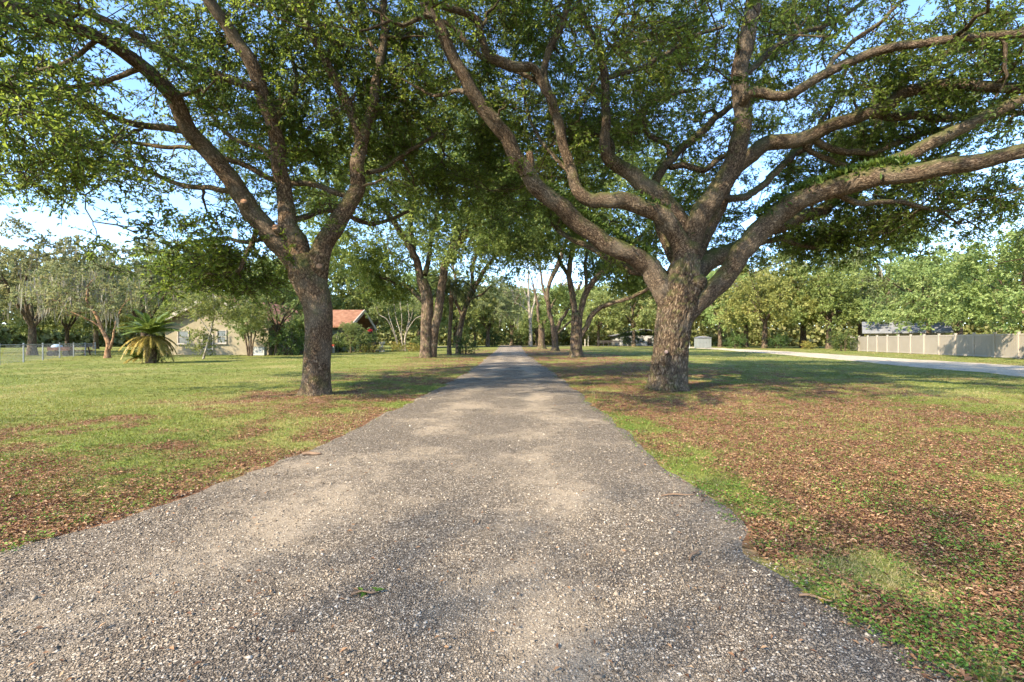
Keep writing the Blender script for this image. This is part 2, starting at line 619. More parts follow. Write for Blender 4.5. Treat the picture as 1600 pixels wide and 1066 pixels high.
def cluster(rng, pts, per=6, sig=.5):
    """Gather clumps into foliage masses: a few boughs, several clumps round each."""
    n = len(pts)
    c = pts[rng.choice(n, max(1, n // per), replace=False)]
    k = rng.integers(0, len(c), n)
    return c[k] + rng.normal(size=(n, 3)) * sig * np.array([1.15, 1.15, .55])


def along(rng, limbs, n, lo=.35, off=(.25, 1.0)):
    """Clump centres scattered close round the outer parts of the limbs."""
    out = []
    ls = [L for L in limbs if L[2].get('part', 'limb') == 'limb']
    for _ in range(n):
        L = ls[int(rng.integers(len(ls)))]
        P = np.asarray(L[0])
        u = rng.uniform(lo, 1) * (len(P) - 1)
        i = min(int(u), len(P) - 2)
        p = P[i] + (P[i + 1] - P[i]) * (u - i)
        d = norm(rng.normal(size=3) + np.array([0, 0, .45]))
        out.append(p + d * rng.uniform(*off))
    return np.array(out)


# ---- the big left oak
rng = np.random.default_rng(21)
D = 11.5
left_limbs = [
    px_limb([(494, 622, D, 46), (495, 600, D, 46), (496, 560, D, 45), (499, 520, D, 45), (497, 480, D, 49), (488, 450, D, 56), (478, 425, D, 60), (468, 400, D, 40)],
            part='trunk', K=72, step=.04, amp=.05, ridge=.008, flare=.22, flutes=5),
    px_limb([(480, 455, D, 34), (462, 415, D, 42), (430, 378, D - .1, 39), (385, 320, D - .4, 35), (335, 250, D - .8, 32), (290, 195, D - 1.3, 29), (262, 145, D - 1.8, 27), (215, 100, D - 2.4, 25), (150, 62, D - 3, 23), (60, 25, D - 3.6, 20), (-40, -10, D - 4, 16), (-140, -30, D - 4.3, 10)], K=40, step=.06, ridge=.005, skip=.3),
    px_limb([(490, 455, D, 34), (472, 410, D, 40), (455, 360, D - .05, 36), (445, 300, D - .1, 29), (432, 230, D - .3, 27), (415, 165, D - .6, 26), (398, 110, D - .9, 26), (360, 50, D - 1.2, 23), (322, -5, D - 1.6, 21), (280, -70, D - 2, 17), (240, -160, D - 2.4, 10)], K=40, step=.06, ridge=.005),
    px_limb([(492, 462, D, 36), (494, 425, D, 42), (503, 385, D, 37), (522, 350, D + .1, 34), (550, 300, D + .3, 29), (569, 230, D + .5, 24), (584, 150, D + .6, 19), (597, 70, D + .7, 16), (601, 0, D + .8, 14), (605, -90, D + .9, 9)], K=36, step=.06, ridge=.004),
    px_limb([(566, 240, D + .45, 20), (558, 200, D + .4, 19), (536, 142, D + .2, 17), (506, 86, D, 16), (478, 38, D - .2, 14), (452, -5, D - .3, 12), (420, -60, D - .4, 8)], K=24),
    px_limb([(405, 135, D - .85, 17), (380, 132, D - .9, 16), (330, 115, D - 1.1, 15), (290, 105, D - 1.4, 14), (240, 75, D - 1.7, 14), (190, 42, D - 2.1, 13), (110, 8, D - 2.6, 11), (40, -20, D - 3, 8)], K=24),
    px_limb([(552, 308, D + .3, 15), (530, 303, D + .5, 12), (480, 287, D + .7, 12), (430, 284, D + .7, 11), (390, 262, D + .6, 11), (345, 244, D + .4, 9), (310, 212, D + .2, 6)], K=16),
    px_limb([(300, 208, D - 1.2, 14), (255, 200, D - 1.3, 13), (200, 190, D - 1.5, 12), (165, 178, D - 1.8, 10), (100, 150, D - 2.2, 9), (20, 145, D - 2.6, 6)], K=16),
    px_limb([(330, 242, D - .8, 9), (300, 232, D - .6, 8), (250, 230, D - .5, 8), (180, 222, D - .6, 7), (90, 235, D - .8, 5)], K=12),
    px_limb([(222, 106, D - 2.3, 10), (160, 128, D - 2.2, 9), (90, 142, D - 2.3, 8), (20, 172, D - 2.5, 5)], K=12),
    px_limb([(150, 64, D - 3, 9), (112, 92, D - 2.8, 8), (70, 108, D - 2.8, 7), (10, 122, D - 3, 5)], K=12),
    px_limb([(440, 262, D - .2, 10), (414, 236, D, 10), (371, 220, D + .3, 9), (345, 198, D + .5, 8), (318, 162, D + .8, 6)], K=12),
    px_limb([(596, 92, D + .7, 9), (574, 62, D + .8, 8), (538, 22, D + 1, 7), (510, -30, D + 1.2, 5)], K=12),
    px_limb([(424, 195, D - .4, 11), (455, 150, D + .2, 10), (462, 110, D + .8, 9), (440, 60, D + 1.4, 7)], K=12),
    px_limb([(420, 366, D - .1, 9), (390, 378, D + .6, 8), (340, 372, D + 1.2, 7), (270, 385, D + 1.8, 5)], K=12),
    px_limb([(575, 270, D + .4, 10), (600, 262, D + .8, 9), (640, 235, D + 1.4, 8), (690, 205, D + 2.1, 6)], K=14),
    px_limb([(372, 300, D - .4, 12), (330, 295, D - .2, 10), (280, 288, D, 9), (215, 262, D + .2, 7), (140, 250, D + .4, 5)], K=14),
    px_limb([(455, 345, D, 12), (520, 330, D + 1.2, 10), (580, 350, D + 2.6, 9), (640, 330, D + 4, 6)], K=12),
    px_limb([(405, 350, D - .2, 10), (375, 420, D - .1, 8), (350, 425, D, 7), (300, 440, D + .2, 4)], K=10),
]
cl = [shell(rng, 1250, (-5.6, 11.0, 8.6), (9.2, 7.8, 5.6), lo=-.5, thick=.30, gap=.45, gscale=.42, seed=4, zmin=4.1)]
# clumps that stand out in the picture, each at its own distance
for (x, y, d, rx, ry, rz, n) in [
        (60, 330, 8.5, 1.4, 1.3, .5, 18), (200, 335, 9.5, 1.4, 1.2, .4, 18), (340, 330, 11, 1.4, 1.5, .5, 22), (60, 200, 8, 1.2, 1.4, .9, 18),
        (180, 230, 9, 1.3, 1.5, .8, 16), (300, 150, 10, 1.5, 1.5, 1.0, 26), (110, 90, 8.2, 1.4, 1.3, .8, 34), (480, 150, 13, 1.4, 2, 1.4, 40),
        (520, 60, 13, 1.7, 2, 1.4, 50), (600, 130, 14, 1.3, 2, 1.6, 24), (640, 40, 14, 1.2, 2, 1.4, 24), (400, 40, 12, 1.6, 2, 1, 34),
        (230, 20, 9.5, 1.6, 1.5, .7, 30), (640, 260, 16, 1.6, 2, 1.4, 16), (500, 250, 14.5, 1.4, 2, 1.1, 20), (30, 60, 7.2, 1.0, 1.2, .7, 26),
        (250, 285, 12, 1.6, 1.8, .4, 16), (120, 280, 8.8, 1.3, 1.2, .4, 14), (350, 428, 11.8, 1.1, .9, .40, 26), (420, 170, 14, 1.2, 2, 1.2, 18),
        (320, 470, 11.8, .6, .6, .5, 24), (400, 470, 12.2, .6, .6, .45, 22), (360, 455, 11.9, 1.0, .6, .35, 24), (312, 535, 11.8, .34, .4, .5, 15), (20, 270, 7.6, .8, 1.0, .6, 18)]:
    cl.append(blob(rng, n, at(x, y, d), (rx, ry, rz)))
for (x, y, d, rx, ry, rz, n) in [(600, 200, 14, 1.2, 2, 1.6, 22), (660, 130, 15, 1.2, 2, 1.8, 22), (560, 60, 12.5, 1.3, 1.6, 1.2, 36), (350, 90, 13, 2, 2, 1.4, 44),
                                 (150, 160, 12, 2.4, 2, 1.4, 30), (40, 120, 10, 1.6, 2, 1.4, 44), (250, 330, 13, 2, 2, .8, 34), (460, 250, 15, 1.6, 2, 1.2, 26)]:
    cl.append(blob(rng, n, at(x, y, d), (rx, ry, rz)))
cl = [cluster(rng, np.concatenate(cl), 8, .52), along(rng, left_limbs, 150)]
cl = np.concatenate(cl)
cl = cl[cl[:, 2] > 2.6]
cl = cl[~((cl[:, 1] < 10.6) & (np.hypot(cl[:, 0] + 4.75, cl[:, 1] - 11.5) < 4.8) & (cl[:, 2] < 9.5) & (rng.random(len(cl)) < .55))]
t = grow('live_oak', left_limbs, cl, rng, M['bark_brown'], M['oak_leaf'], leaf=.091, per=144, twig=.50, tw_n=8, K=20, ridge=.003, seed=3, branch_r=2.0)
tag(t, 'big live oak forking into three long limbs on the lawn left of the drive', 'tree', 'oaks lining the drive')
LEFT_OAK = t


def disc_scar(p, nrm, r, mat, parent, name='pruning_scar'):
    nrm = norm(np.asarray(nrm, float))
    pts = [p - nrm * .12, p - nrm * .03, p + nrm * .03]
    V, Q, b, _ = tube(pts, [r * 1.25, r * 1.15, r], 14, .03, .1, 0, 5, tipcap=False)
    n = len(V)
    V = np.vstack([V, [p + nrm * .035]])
    K = 14
    last = np.arange(n - K, n)
    T = np.stack([last, np.roll(last, -1), np.full(K, n)], 1)
    me = mesh_np(name, V, [Q, T], {'bark': np.vstack([b, b[-1:]])}, np.concatenate([np.zeros(len(Q)), np.ones(len(T))]))
    o = link(name, me, [M['bark_brown'], mat], parent, False)
    return o


def toward_cam(p, off):
    v = norm(np.array([0, 0, H]) - p)
    return p + v * off, v


for (x, y, d, off, r, tilt) in [(431, 356, D - .1, .30, .085, (-.1, -.75, .4)), (381, 316, D - .4, .24, .075, (.2, -.7, .55)), (499, 417, D, .36, .075, (.2, -.8, .45))]:
    p, v = toward_cam(at(x, y, d), off)
    disc_scar(p, np.array(tilt), r, M['wood_cut'], LEFT_OAK)

# ---- the big right oak
rng = np.random.default_rng(33)
D = 12.7
S = np.array
right_limbs = [
    px_limb([(1043, 624, D, 70), (1044, 606, D, 70), (1046, 575, D, 66), (1049, 540, D, 64), (1053, 505, D, 66), (1058, 475, D, 72), (1064, 450, D, 74), (1070, 425, D, 62), (1074, 398, D, 46)],
            part='trunk', K=150, step=.03, amp=.05, ridge=.042, flare=.26, flutes=7),
    # left limb reaching over the drive
    px_limb([(1046, 480, D, 40), (1030, 448, D, 46), (1003, 412, D - .1, 42), (960, 385, D - .3, 37), (920, 360, D - .5, 35), (880, 330, D - .7, 34), (842, 300, D - .9, 32), (824, 265, D - 1., 30), (800, 235, D - 1.2, 29), (765, 185, D - 1.5, 27), (735, 140, D - 1.8, 25), (710, 95, D - 2, 23), (688, 48, D - 2.3, 22), (662, 0, D - 2.5, 20), (640, -60, D - 2.8, 15), (610, -140, D - 3, 9)], K=44, step=.05, ridge=.012),
    # second limb, then up
    px_limb([(1070, 420, D, 40), (1062, 378, D - .1, 38), (1040, 347, D - .3, 36), (985, 320, D - .5, 34), (925, 311, D - .6, 28), (897, 292, D - .6, 24), (885, 250, D - .6, 21), (870, 190, D - .7, 19), (856, 140, D - .8, 17), (851, 112, D - .8, 14), (861, 70, D - .8, 13), (882, 30, D - .8, 12), (892, -10, D - .8, 10), (905, -70, D - .8, 6)], K=36, step=.05, ridge=.009),
    px_limb([(856, 148, D - .8, 15), (836, 112, D - .9, 17), (800, 104, D - 1.1, 19), (768, 86, D - 1.2, 17), (752, 60, D - 1.3, 15), (746, 32, D - 1.4, 14), (722, 20, D - 1.6, 13), (688, 12, D - 1.8, 12), (650, -10, D - 2, 9)], K=24, ridge=.005),
    px_limb([(856, 136, D - .7, 11), (812, 112, D - .6, 10), (765, 97, D - .6, 10), (735, 76, D - .7, 10), (716, 52, D - .8, 9), (690, 30, D - 1, 7)], K=16),
    # third limb
    px_limb([(1078, 400, D + .1, 34), (1062, 350, D + .2, 34), (1024, 302, D + .3, 33), (988, 272, D + .4, 32), (954, 251, D + .4, 27), (944, 220, D + .4, 21), (947, 180, D + .4, 18), (946, 120, D + .4, 16), (938, 78, D + .4, 15), (916, 40, D + .4, 13), (904, -5, D + .4, 11), (895, -80, D + .4, 6)], K=32, step=.06, ridge=.008),
    px_limb([(948, 122, D + .4, 10), (985, 112, D + .8, 10), (1006, 105, D + 1., 10), (1040, 84, D + 1.3, 9), (1092, 54, D + 1.7, 8), (1135, 41, D + 2, 6)], K=14),
    px_limb([(946, 92, D + .4, 9), (972, 68, D + .4, 9), (1032, 64, D + .5, 8), (1075, 40, D + .6, 6)], K=12),
    # the upright limb
    px_limb([(1066, 455, D, 56), (1074, 410, D, 52), (1084, 376, D - .1, 46), (1100, 340, D - .2, 43), (1130, 298, D - .3, 41), (1154, 250, D - .4, 38), (1161, 190, D - .4, 35), (1159, 140, D - .4, 34), (1163, 80, D - .5, 31), (1166, 40, D - .5, 31), (1176, -5, D - .5, 29), (1190, -80, D - .5, 22), (1200, -160, D - .5, 12)], K=48, step=.05, ridge=.012),
    px_limb([(1161, 162, D - .5, 18), (1170, 144, D - .75, 20), (1188, 143, D - .8, 19), (1230, 150, D - 1., 17), (1290, 116, D - 1.4, 17), (1360, 86, D - 1.9, 17), (1430, 70, D - 2.4, 16), (1500, 61, D - 2.9, 15), (1600, 56, D - 3.4, 14), (1700, 50, D - 3.8, 10)], K=24, ridge=.006),
    # behind the upright, rising right
    px_limb([(1076, 425, D + .3, 34), (1092, 380, D + .6, 33), (1120, 320, D + .8, 32), (1162, 256, D + .8, 31), (1202, 221, D + .7, 31), (1253, 208, D + .5, 29), (1335, 180, D + .1, 27), (1390, 160, D - .2, 25), (1420, 140, D - .4, 23), (1469, 131, D - .8, 22), (1521, 130, D - 1.2, 21), (1600, 138, D - 1.7, 18), (1680, 138, D - 2, 12)], K=30, step=.06, ridge=.008),
    px_limb([(1400, 156, D - .25, 15), (1422, 118, D, 15), (1465, 90, D + .2, 14), (1510, 75, D + .3, 12), (1560, 72, D + .4, 9)], K=16),
    # lowest right limb
    px_limb([(1062, 510, D, 38), (1078, 484, D - .05, 42), (1110, 452, D - .2, 40), (1142, 422, D - .3, 40), (1166, 386, D - .5, 42), (1198, 350, D - .7, 43), (1242, 318, D - 1, 40), (1300, 297, D - 1.5, 38), (1360, 277, D - 2, 36), (1430, 268, D - 2.6, 34), (1500, 254, D - 3.1, 32), (1600, 229, D - 3.6, 28), (1720, 190, D - 4, 20), (1840, 160, D - 4.3, 10)], K=44, step=.05, ridge=.012),
    px_limb([(1236, 322, D - .8, 24), (1290, 298, D - .9, 24), (1340, 276, D - 1., 25), (1400, 250, D - 1.2, 25), (1450, 226, D - 1.5, 24), (1500, 200, D - 1.7, 23), (1560, 170, D - 2, 22), (1620, 146, D - 2.3, 18), (1720, 110, D - 2.6, 11)], K=28, step=.06, ridge=.008),
    px_limb([(1078, 440, D + .3, 40), (1110, 403, D + .6, 38), (1140, 390, D + .9, 36), (1185, 368, D + 1.4, 32), (1250, 340, D + 2.2, 26), (1330, 300, D + 3.2, 20), (1420, 262, D + 4.2, 14), (1500, 240, D + 5, 8)], K=28, step=.08, ridge=.008),
    # pale rear limbs
    px_limb([(1066, 420, D + .5, 34), (1046, 380, D + 1., 30), (1030, 330, D + 1.6, 22), (1026, 288, D + 2., 19), (1046, 246, D + 2.3, 18), (1092, 208, D + 2.6, 16), (1135, 172, D + 3, 12), (1200, 150, D + 3.5, 7)], K=20),
    px_limb([(1046, 262, D + 2.2, 12), (1070, 258, D + 2.2, 13), (1098, 264, D + 2.2, 13), (1131, 246, D + 2.3, 11), (1180, 240, D + 2.4, 7)], K=14),
    px_limb([(1046, 246, D + 2.3, 11), (1044, 228, D + 2.2, 11), (1014, 206, D + 2.1, 10), (1008, 172, D + 2.1, 9), (1052, 148, D + 2.3, 8), (1090, 140, D + 2.6, 5)], K=14),
    px_limb([(1052, 440, D + .5, 26), (1020, 425, D + 1.4, 22), (985, 420, D + 2.4, 18), (930, 390, D + 3.6, 14), (870, 360, D + 5, 9)], K=18),
    px_limb([(1253, 208, D + .5, 13), (1300, 232, D + .6, 14), (1360, 240, D + .8, 13), (1420, 216, D + 1., 12), (1490, 196, D + 1.2, 9)], K=14),
    px_limb([(1335, 182, D + .1, 15), (1384, 180, D + .4, 17), (1448, 184, D + .5, 17), (1512, 181, D + .4, 15), (1580, 176, D + .2, 12), (1660, 180, D, 7)], K=18),
    px_limb([(1126, 306, D - .25, 14), (1150, 309, D + .3, 15), (1178, 301, D + .9, 15), (1202, 280, D + 1.3, 14), (1236, 246, D + 1.6, 14), (1266, 222, D + 1.9, 12), (1300, 160, D + 2.4, 9), (1330, 90, D + 3, 6)], K=16),
    px_limb([(1252, 216, D + .5, 11), (1265, 234, D + .7, 11), (1297, 251, D + .9, 11), (1330, 262, D + 1.1, 9), (1380, 300, D + 1.6, 6)], K=14),
    px_limb([(1160, 120, D - .4, 14), (1200, 85, D, 13), (1250, 50, D + .6, 11), (1310, 30, D + 1.2, 9), (1380, -20, D + 1.8, 6)], K=14),
    px_limb([(1290, 116, D - 1.4, 10), (1310, 84, D - 1.2, 9), (1370, 40, D - 1, 8), (1410, 0, D - .8, 6)], K=12),
    px_limb([(1300, 300, D - 1.4, 12), (1345, 318, D - 1., 11), (1400, 316, D - .6, 10), (1470, 330, D - .2, 7)], K=12),
    px_limb([(890, 270, D - .6, 9), (858, 235, D - .2, 8), (830, 190, D + .4, 7), (815, 120, D + 1, 5)], K=12),
    px_limb([(740, 150, D - 1.8, 10), (715, 140, D - 1.4, 9), (680, 150, D - 1, 7), (640, 130, D - .6, 5)], K=12),
    px_limb([(960, 265, D + .4, 10), (950, 215, D + 1, 9), (900, 215, D + 2, 8), (850, 230, D + 3, 6)], K=12),
    px_limb([(1180, 380, D + 1.2, 11), (1220, 375, D + 2.4, 10), (1280, 385, D + 3.6, 8), (1350, 360, D + 5, 5)], K=12),
]
cl = [shell(rng, 1500, (5.8, 13.4, 8.7), (10.6, 8.6, 6.0), lo=-.5, thick=.28, gap=.45, gscale=.42, seed=14, zmin=4.4)]
for (x, y, d, rx, ry, rz, n) in [
        (1000, 150, 17, 2.2, 2, 1.6, 60), (1080, 60, 17, 2.2, 2, 1.4, 56), (900, 250, 18, 2, 2, 1.4, 44), (980, 370, 19, 2.4, 2, .9, 44), (900, 60, 15.5, 1.6, 2, 1.2, 30),
        (1250, 60, 15, 2, 2, 1.3, 50), (1330, 150, 15.5, 2, 2, 1.1, 36), (1430, 60, 11, 1.6, 1.6, .8, 40), (1540, 40, 9.6, 1.2, 1.4, .7, 36),
        (1250, 260, 16.5, 2.4, 2, .8, 40), (1350, 330, 15.5, 2.2, 2, .7, 50), (1450, 310, 13.5, 1.5, 1.8, .6, 36), (1230, 390, 17.5, 1.8, 2, .8, 36),
        (1500, 180, 12.5, 1.2, 1.4, .6, 22), (820, 40, 13, 1.4, 2, 1, 26), (760, 140, 15, 1.2, 2, 1.2, 14), (1110, 150, 16.5, 1.4, 2, 1.2, 34),
        (1560, 340, 12.5, .7, 1, .5, 16), (1130, 330, 18, 1.6, 2, .9, 34), (850, 340, 18.5, 1.6, 2, .8, 26), (1400, 200, 15, 1.4, 2, .9, 24), (1580, 120, 9.5, .9, 1.2, .6, 24),
        (1020, 230, 17.5, 1.8, 1.5, 1.2, 36), (1290, 210, 16, 1.8, 2, .9, 30)]:
    cl.append(blob(rng, n, at(x, y, d), (rx, ry, rz)))
for (x, y, d, rx, ry, rz, n) in [(1040, 120, 15, 2.4, 2, 1.6, 60), (1250, 130, 14.5, 2.2, 2, 1.4, 56), (1400, 120, 13, 2, 2, 1.2, 44), (1510, 30, 10.5, 1.4, 1.5, .9, 40), (1300, 30, 13, 2, 2, 1.2, 44),
                                 (1420, 330, 14.5, 2.2, 2, .7, 50), (1300, 370, 16, 2.2, 2, .7, 46), (1120, 250, 17, 2, 2, 1.2, 40), (940, 160, 16.5, 1.8, 2, 1.4, 40), (800, 190, 16, 1.4, 2, 1.2, 16), (1030, 380, 18, 2.2, 2, .8, 40)]:
    cl.append(blob(rng, n, at(x, y, d), (rx, ry, rz)))
cl = [cluster(rng, np.concatenate(cl), 8, .54), along(rng, right_limbs, 220, .45)]
cl = np.concatenate(cl)
# the inside of the crown, under the leaf dome, is mostly bare
cl = cl[~((cl[:, 1] < 11.6) & (np.hypot(cl[:, 0] - 4.2, cl[:, 1] - 12.7) < 7.5) & (cl[:, 2] < 10.5) & (rng.random(len(cl)) < .72))]
t = grow('live_oak', right_limbs, cl, rng, M['bark_grey'], M['oak_leaf'], leaf=.090, per=144, twig=.50, tw_n=8, K=20, ridge=.004, seed=40, branch_r=2.0, limb_bark=M['bark_limb'])
tag(t, 'massive spreading live oak with a thick ridged trunk on the lawn right of the drive', 'tree', 'oaks lining the drive')
RIGHT_OAK = t
p, v = toward_cam(at(1041, 550, D), .58)
disc_scar(p, v, .045, M['wood_pale_cut'], RIGHT_OAK, 'bark_knot')
p0 = at(828, 268, D - 1.0)
V, Q, b, _ = tube([p0, p0 + S([0, -.06, .25]), p0 + S([-.02, -.1, .48])], [.12, .10, .085], 16, .04, .12, .004, 3)
link('broken_stub', mesh_np('broken_stub', V, [Q], {'bark': b}), M['bark_brown'], RIGHT_OAK, True)
p, v = toward_cam(at(1088, 442, D), .42)
V, Q, b, _ = tube([p - v * .35, p - v * .1, p + v * .06, p + v * .12], [.28, .24, .15, .03], 18, .04, .12, .004, 8)
link('burl', mesh_np('burl', V, [Q], {'bark': b}), M['bark_grey'], RIGHT_OAK, True)


def fern_on(pts, n, parent, rng, size=.13):
    P, r, s = resample([at(x, y, d) for x, y, d, w in pts], [w * .5 / F * d for x, y, d, w in pts], .05)
    t = tangents(P)
    i = rng.integers(0, len(P), n)
    keep = fbm(P[i] * 1.5, 5, 2) > .40
    i = i[keep]
    n = len(i)
    side = norm(np.cross(t[i], [0, 0, 1.]))
    up = norm(np.cross(side, t[i]))
    a = rng.normal(0, .55, n)[:, None]
    nr = up * np.cos(a) + side * np.sin(a)
    pos = P[i] + nr * r[i][:, None] * 1.0
    ax = norm(nr + rng.normal(size=(n, 3)) * .6)
    V, T, ti = leaf_mesh(pos, ax, size * rng.uniform(.5, 1.3, n), .36, rng)
    ac = Acc(); ac.add(V, T=T, tint=ti)
    tag(link('fern_growth', ac.mesh('fern_growth'), M['fern'], parent), kind='stuff')


fern_on([(1003, 412, D - .1, 44), (960, 385, D - .3, 38), (920, 360, D - .5, 36), (880, 330, D - .7, 35), (842, 300, D - .9, 33)], 1100, RIGHT_OAK, rng)
fern_on([(1198, 350, D - .7, 43), (1242, 318, D - 1, 41), (1300, 297, D - 1.5, 39), (1360, 277, D - 2, 37), (1430, 268, D - 2.6, 34)], 1500, RIGHT_OAK, rng, .15)
fern_on([(1062, 378, D - .1, 38), (1040, 347, D - .3, 37), (985, 320, D - .5, 35)], 260, RIGHT_OAK, rng)

# ---- the smaller oaks further down the avenue
rng = np.random.default_rng(5)
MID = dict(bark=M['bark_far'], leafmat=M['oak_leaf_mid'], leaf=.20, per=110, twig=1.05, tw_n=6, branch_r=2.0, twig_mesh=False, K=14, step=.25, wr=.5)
d = 37.
tl = [
    px_limb([(666, 566, d, 27), (667, 545, d, 24), (667, 510, d, 22), (668, 480, d, 21), (666, 455, d, 19), (660, 435, d, 14)], part='trunk', K=28, step=.12, amp=.05, ridge=.03, flare=.4, flutes=5),
    px_limb([(676, 560, d, 15), (678, 530, d, 16), (680, 500, d, 17), (688, 460, d, 16), (695, 420, d, 15), (708, 390, d, 14), (740, 350, d - 1, 13), (782, 310, d - 2, 11), (812, 283, d - 3, 8)], K=20, step=.2, ridge=.02),
    px_limb([(666, 465, d, 16), (655, 425, d, 14), (643, 392, d - .5, 13), (626, 362, d - 1, 12), (605, 335, d - 2, 10), (580, 305, d - 3, 7)], K=18, step=.2),
    px_limb([(645, 400, d - .4, 11), (645, 370, d, 10), (640, 320, d + 1, 8), (632, 270, d + 2, 6)]),
    px_limb([(664, 430, d, 10), (672, 390, d + 1, 9), (682, 340, d + 2, 8), (690, 280, d + 3, 6)]),
    px_limb([(660, 470, d, 9), (640, 450, d + 1, 8), (610, 440, d + 2, 7), (570, 420, d + 3, 5)]),
    px_limb([(700, 400, d, 10), (720, 340, d + 1, 8), (735, 270, d + 2, 6)]),
]
cl = np.concatenate([shell(rng, 640, (-7.0, 36, 10.6), (10.0, 8.0, 8.6), lo=-.5, thick=.45, gap=.44, gscale=.3, seed=3, zmin=5.6),
                     blob(rng, 64, at(700, 200, 33), (5, 3.5, 3.6)), blob(rng, 70, at(590, 415, 38), (3.6, 3, 1.5)), blob(rng, 40, at(610, 455, 39), (2.2, 2, .6)), blob(rng, 60, at(650, 330, 36), (4, 3, 2)), blob(rng, 40, at(760, 340, 35), (2.4, 2.4, 1.6)), blob(rng, 50, at(600, 250, 34), (3.4, 3, 2.6)), blob(rng, 40, at(770, 250, 34), (2.6, 3, 2.2))])
t = grow('live_oak', tl, cl, rng, seed=60, **MID)
tag(t, 'live oak with a double trunk left of the drive, just beyond the big left oak', 'tree', 'oaks lining the drive')

d = 47.
tl = [
    px_limb([(716, 558, d, 11), (716, 545, d, 10), (718, 520, d, 9.5), (724, 490, d, 9.5), (733, 465, d, 9), (742, 440, d, 8)], part='trunk', K=18, step=.2, flare=.4, flutes=5, ridge=.02),
    px_limb([(730, 475, d, 8), (748, 436, d, 8), (760, 418, d, 7), (780, 392, d - 1, 6), (810, 372, d - 2, 5)]),
    px_limb([(738, 450, d, 7), (738, 420, d, 6.5), (745, 390, d, 6), (752, 350, d, 5)]),
    px_limb([(722, 495, d, 6), (712, 470, d, 5.5), (712, 440, d, 5), (705, 400, d, 4)]),
    px_limb([(733, 468, d, 4), (755, 458, d - 1, 3.6), (768, 445, d - 1, 3)]),
]
cl = np.concatenate([shell(rng, 240, (-3.8, 47, 11.8), (8., 7, 7.0), lo=-.35, thick=.5, gap=.45, gscale=.3, seed=8, zmin=7.4), blob(rng, 30, at(790, 385, 45), (2.2, 2.4, .9))])
t = grow('live_oak', tl, cl, rng, seed=70, **MID)
tag(t, 'slender oak leaning over the drive behind the double-trunked oak', 'tree', 'oaks lining the drive')

d = 38.
tl = [
    px_limb([(900, 562, d, 24), (900, 545, d, 21), (900, 525, d, 20), (901, 505, d, 20), (900, 488, d, 16)], part='trunk', K=26, step=.12, amp=.06, ridge=.03, flare=.35, flutes=5),
    px_limb([(899, 512, d, 12), (896, 480, d, 12), (892, 450, d, 11), (889, 420, d, 10), (895, 390, d, 10), (912, 372, d - .5, 9), (930, 355, d - 1, 6)], K=16, step=.2, ridge=.015),
    px_limb([(903, 512, d, 12), (909, 485, d, 11), (916, 458, d, 12), (930, 435, d - .4, 11), (955, 410, d - 1, 9), (985, 385, d - 2, 8), (1020, 350, d - 3, 5)], K=16, step=.2, ridge=.015),
    px_limb([(905, 530, d, 10), (916, 508, d, 10), (930, 487, d, 10), (955, 473, d - .5, 9), (982, 467, d - 1, 8), (1010, 452, d - 2, 7), (1050, 430, d - 3, 4)], K=16, step=.2, ridge=.015),
    px_limb([(892, 440, d, 8), (870, 400, d + 1, 7), (850, 350, d + 2, 5)]),
    px_limb([(916, 455, d, 7), (915, 410, d + 1, 6), (925, 350, d + 3, 5)]),
]
cl = np.concatenate([shell(rng, 520, (6.2, 38, 10.4), (10.5, 8, 7.4), lo=-.35, thick=.45, gap=.44, gscale=.3, seed=13, zmin=5.9),
                     blob(rng, 80, at(965, 420, 40), (3.4, 3, 1.3)), blob(rng, 40, at(870, 385, 37), (2.6, 2.5, 1.0)), blob(rng, 40, at(1000, 445, 41), (2, 2, .8)), blob(rng, 60, at(900, 330, 37), (4, 3, 1.5))])
t = grow('live_oak', tl, cl, rng, seed=80, **MID)
tag(t, 'three-limbed oak right of the drive, next beyond the massive right oak', 'tree', 'oaks lining the drive')

d = 62.
tl = [
    px_limb([(867, 549, d, 14), (867, 538, d, 10.5), (866, 522, d, 11), (865, 508, d, 12)], part='trunk', K=20, step=.15, amp=.1, ridge=.04, flare=.4, flutes=5),
    px_limb([(866, 518, d, 9), (860, 498, d, 8.5), (856, 470, d, 8), (855, 455, d, 7), (866, 425, d, 9), (878, 395, d, 8), (890, 365, d, 5)], step=.25, ridge=.03, amp=.12),
    px_limb([(858, 480, d, 6), (848, 450, d, 4.5), (843, 410, d, 3.6), (838, 370, d, 2.4)], step=.3),
    px_limb([(868, 518, d, 8), (878, 496, d, 7), (890, 480, d, 6), (910, 440, d, 4)], step=.3),
    px_limb([(870, 522, d, 5), (880, 512, d, 4.6), (895, 500, d, 4)], step=.3),
]
cl = np.concatenate([shell(rng, 240, (6.8, 62, 14.5), (9.5, 8, 7.5), lo=-.2, thick=.5, gap=.45, gscale=.3, seed=19, zmin=9.), blob(rng, 16, at(882, 470, 62), (1.3, 1.6, 2))])
t = grow('live_oak', tl, cl, rng, seed=90, **{**MID, 'leaf': .28})
tag(t, 'gnarled oak with a knobbly fork, third in the row right of the drive', 'tree', 'oaks lining the drive')

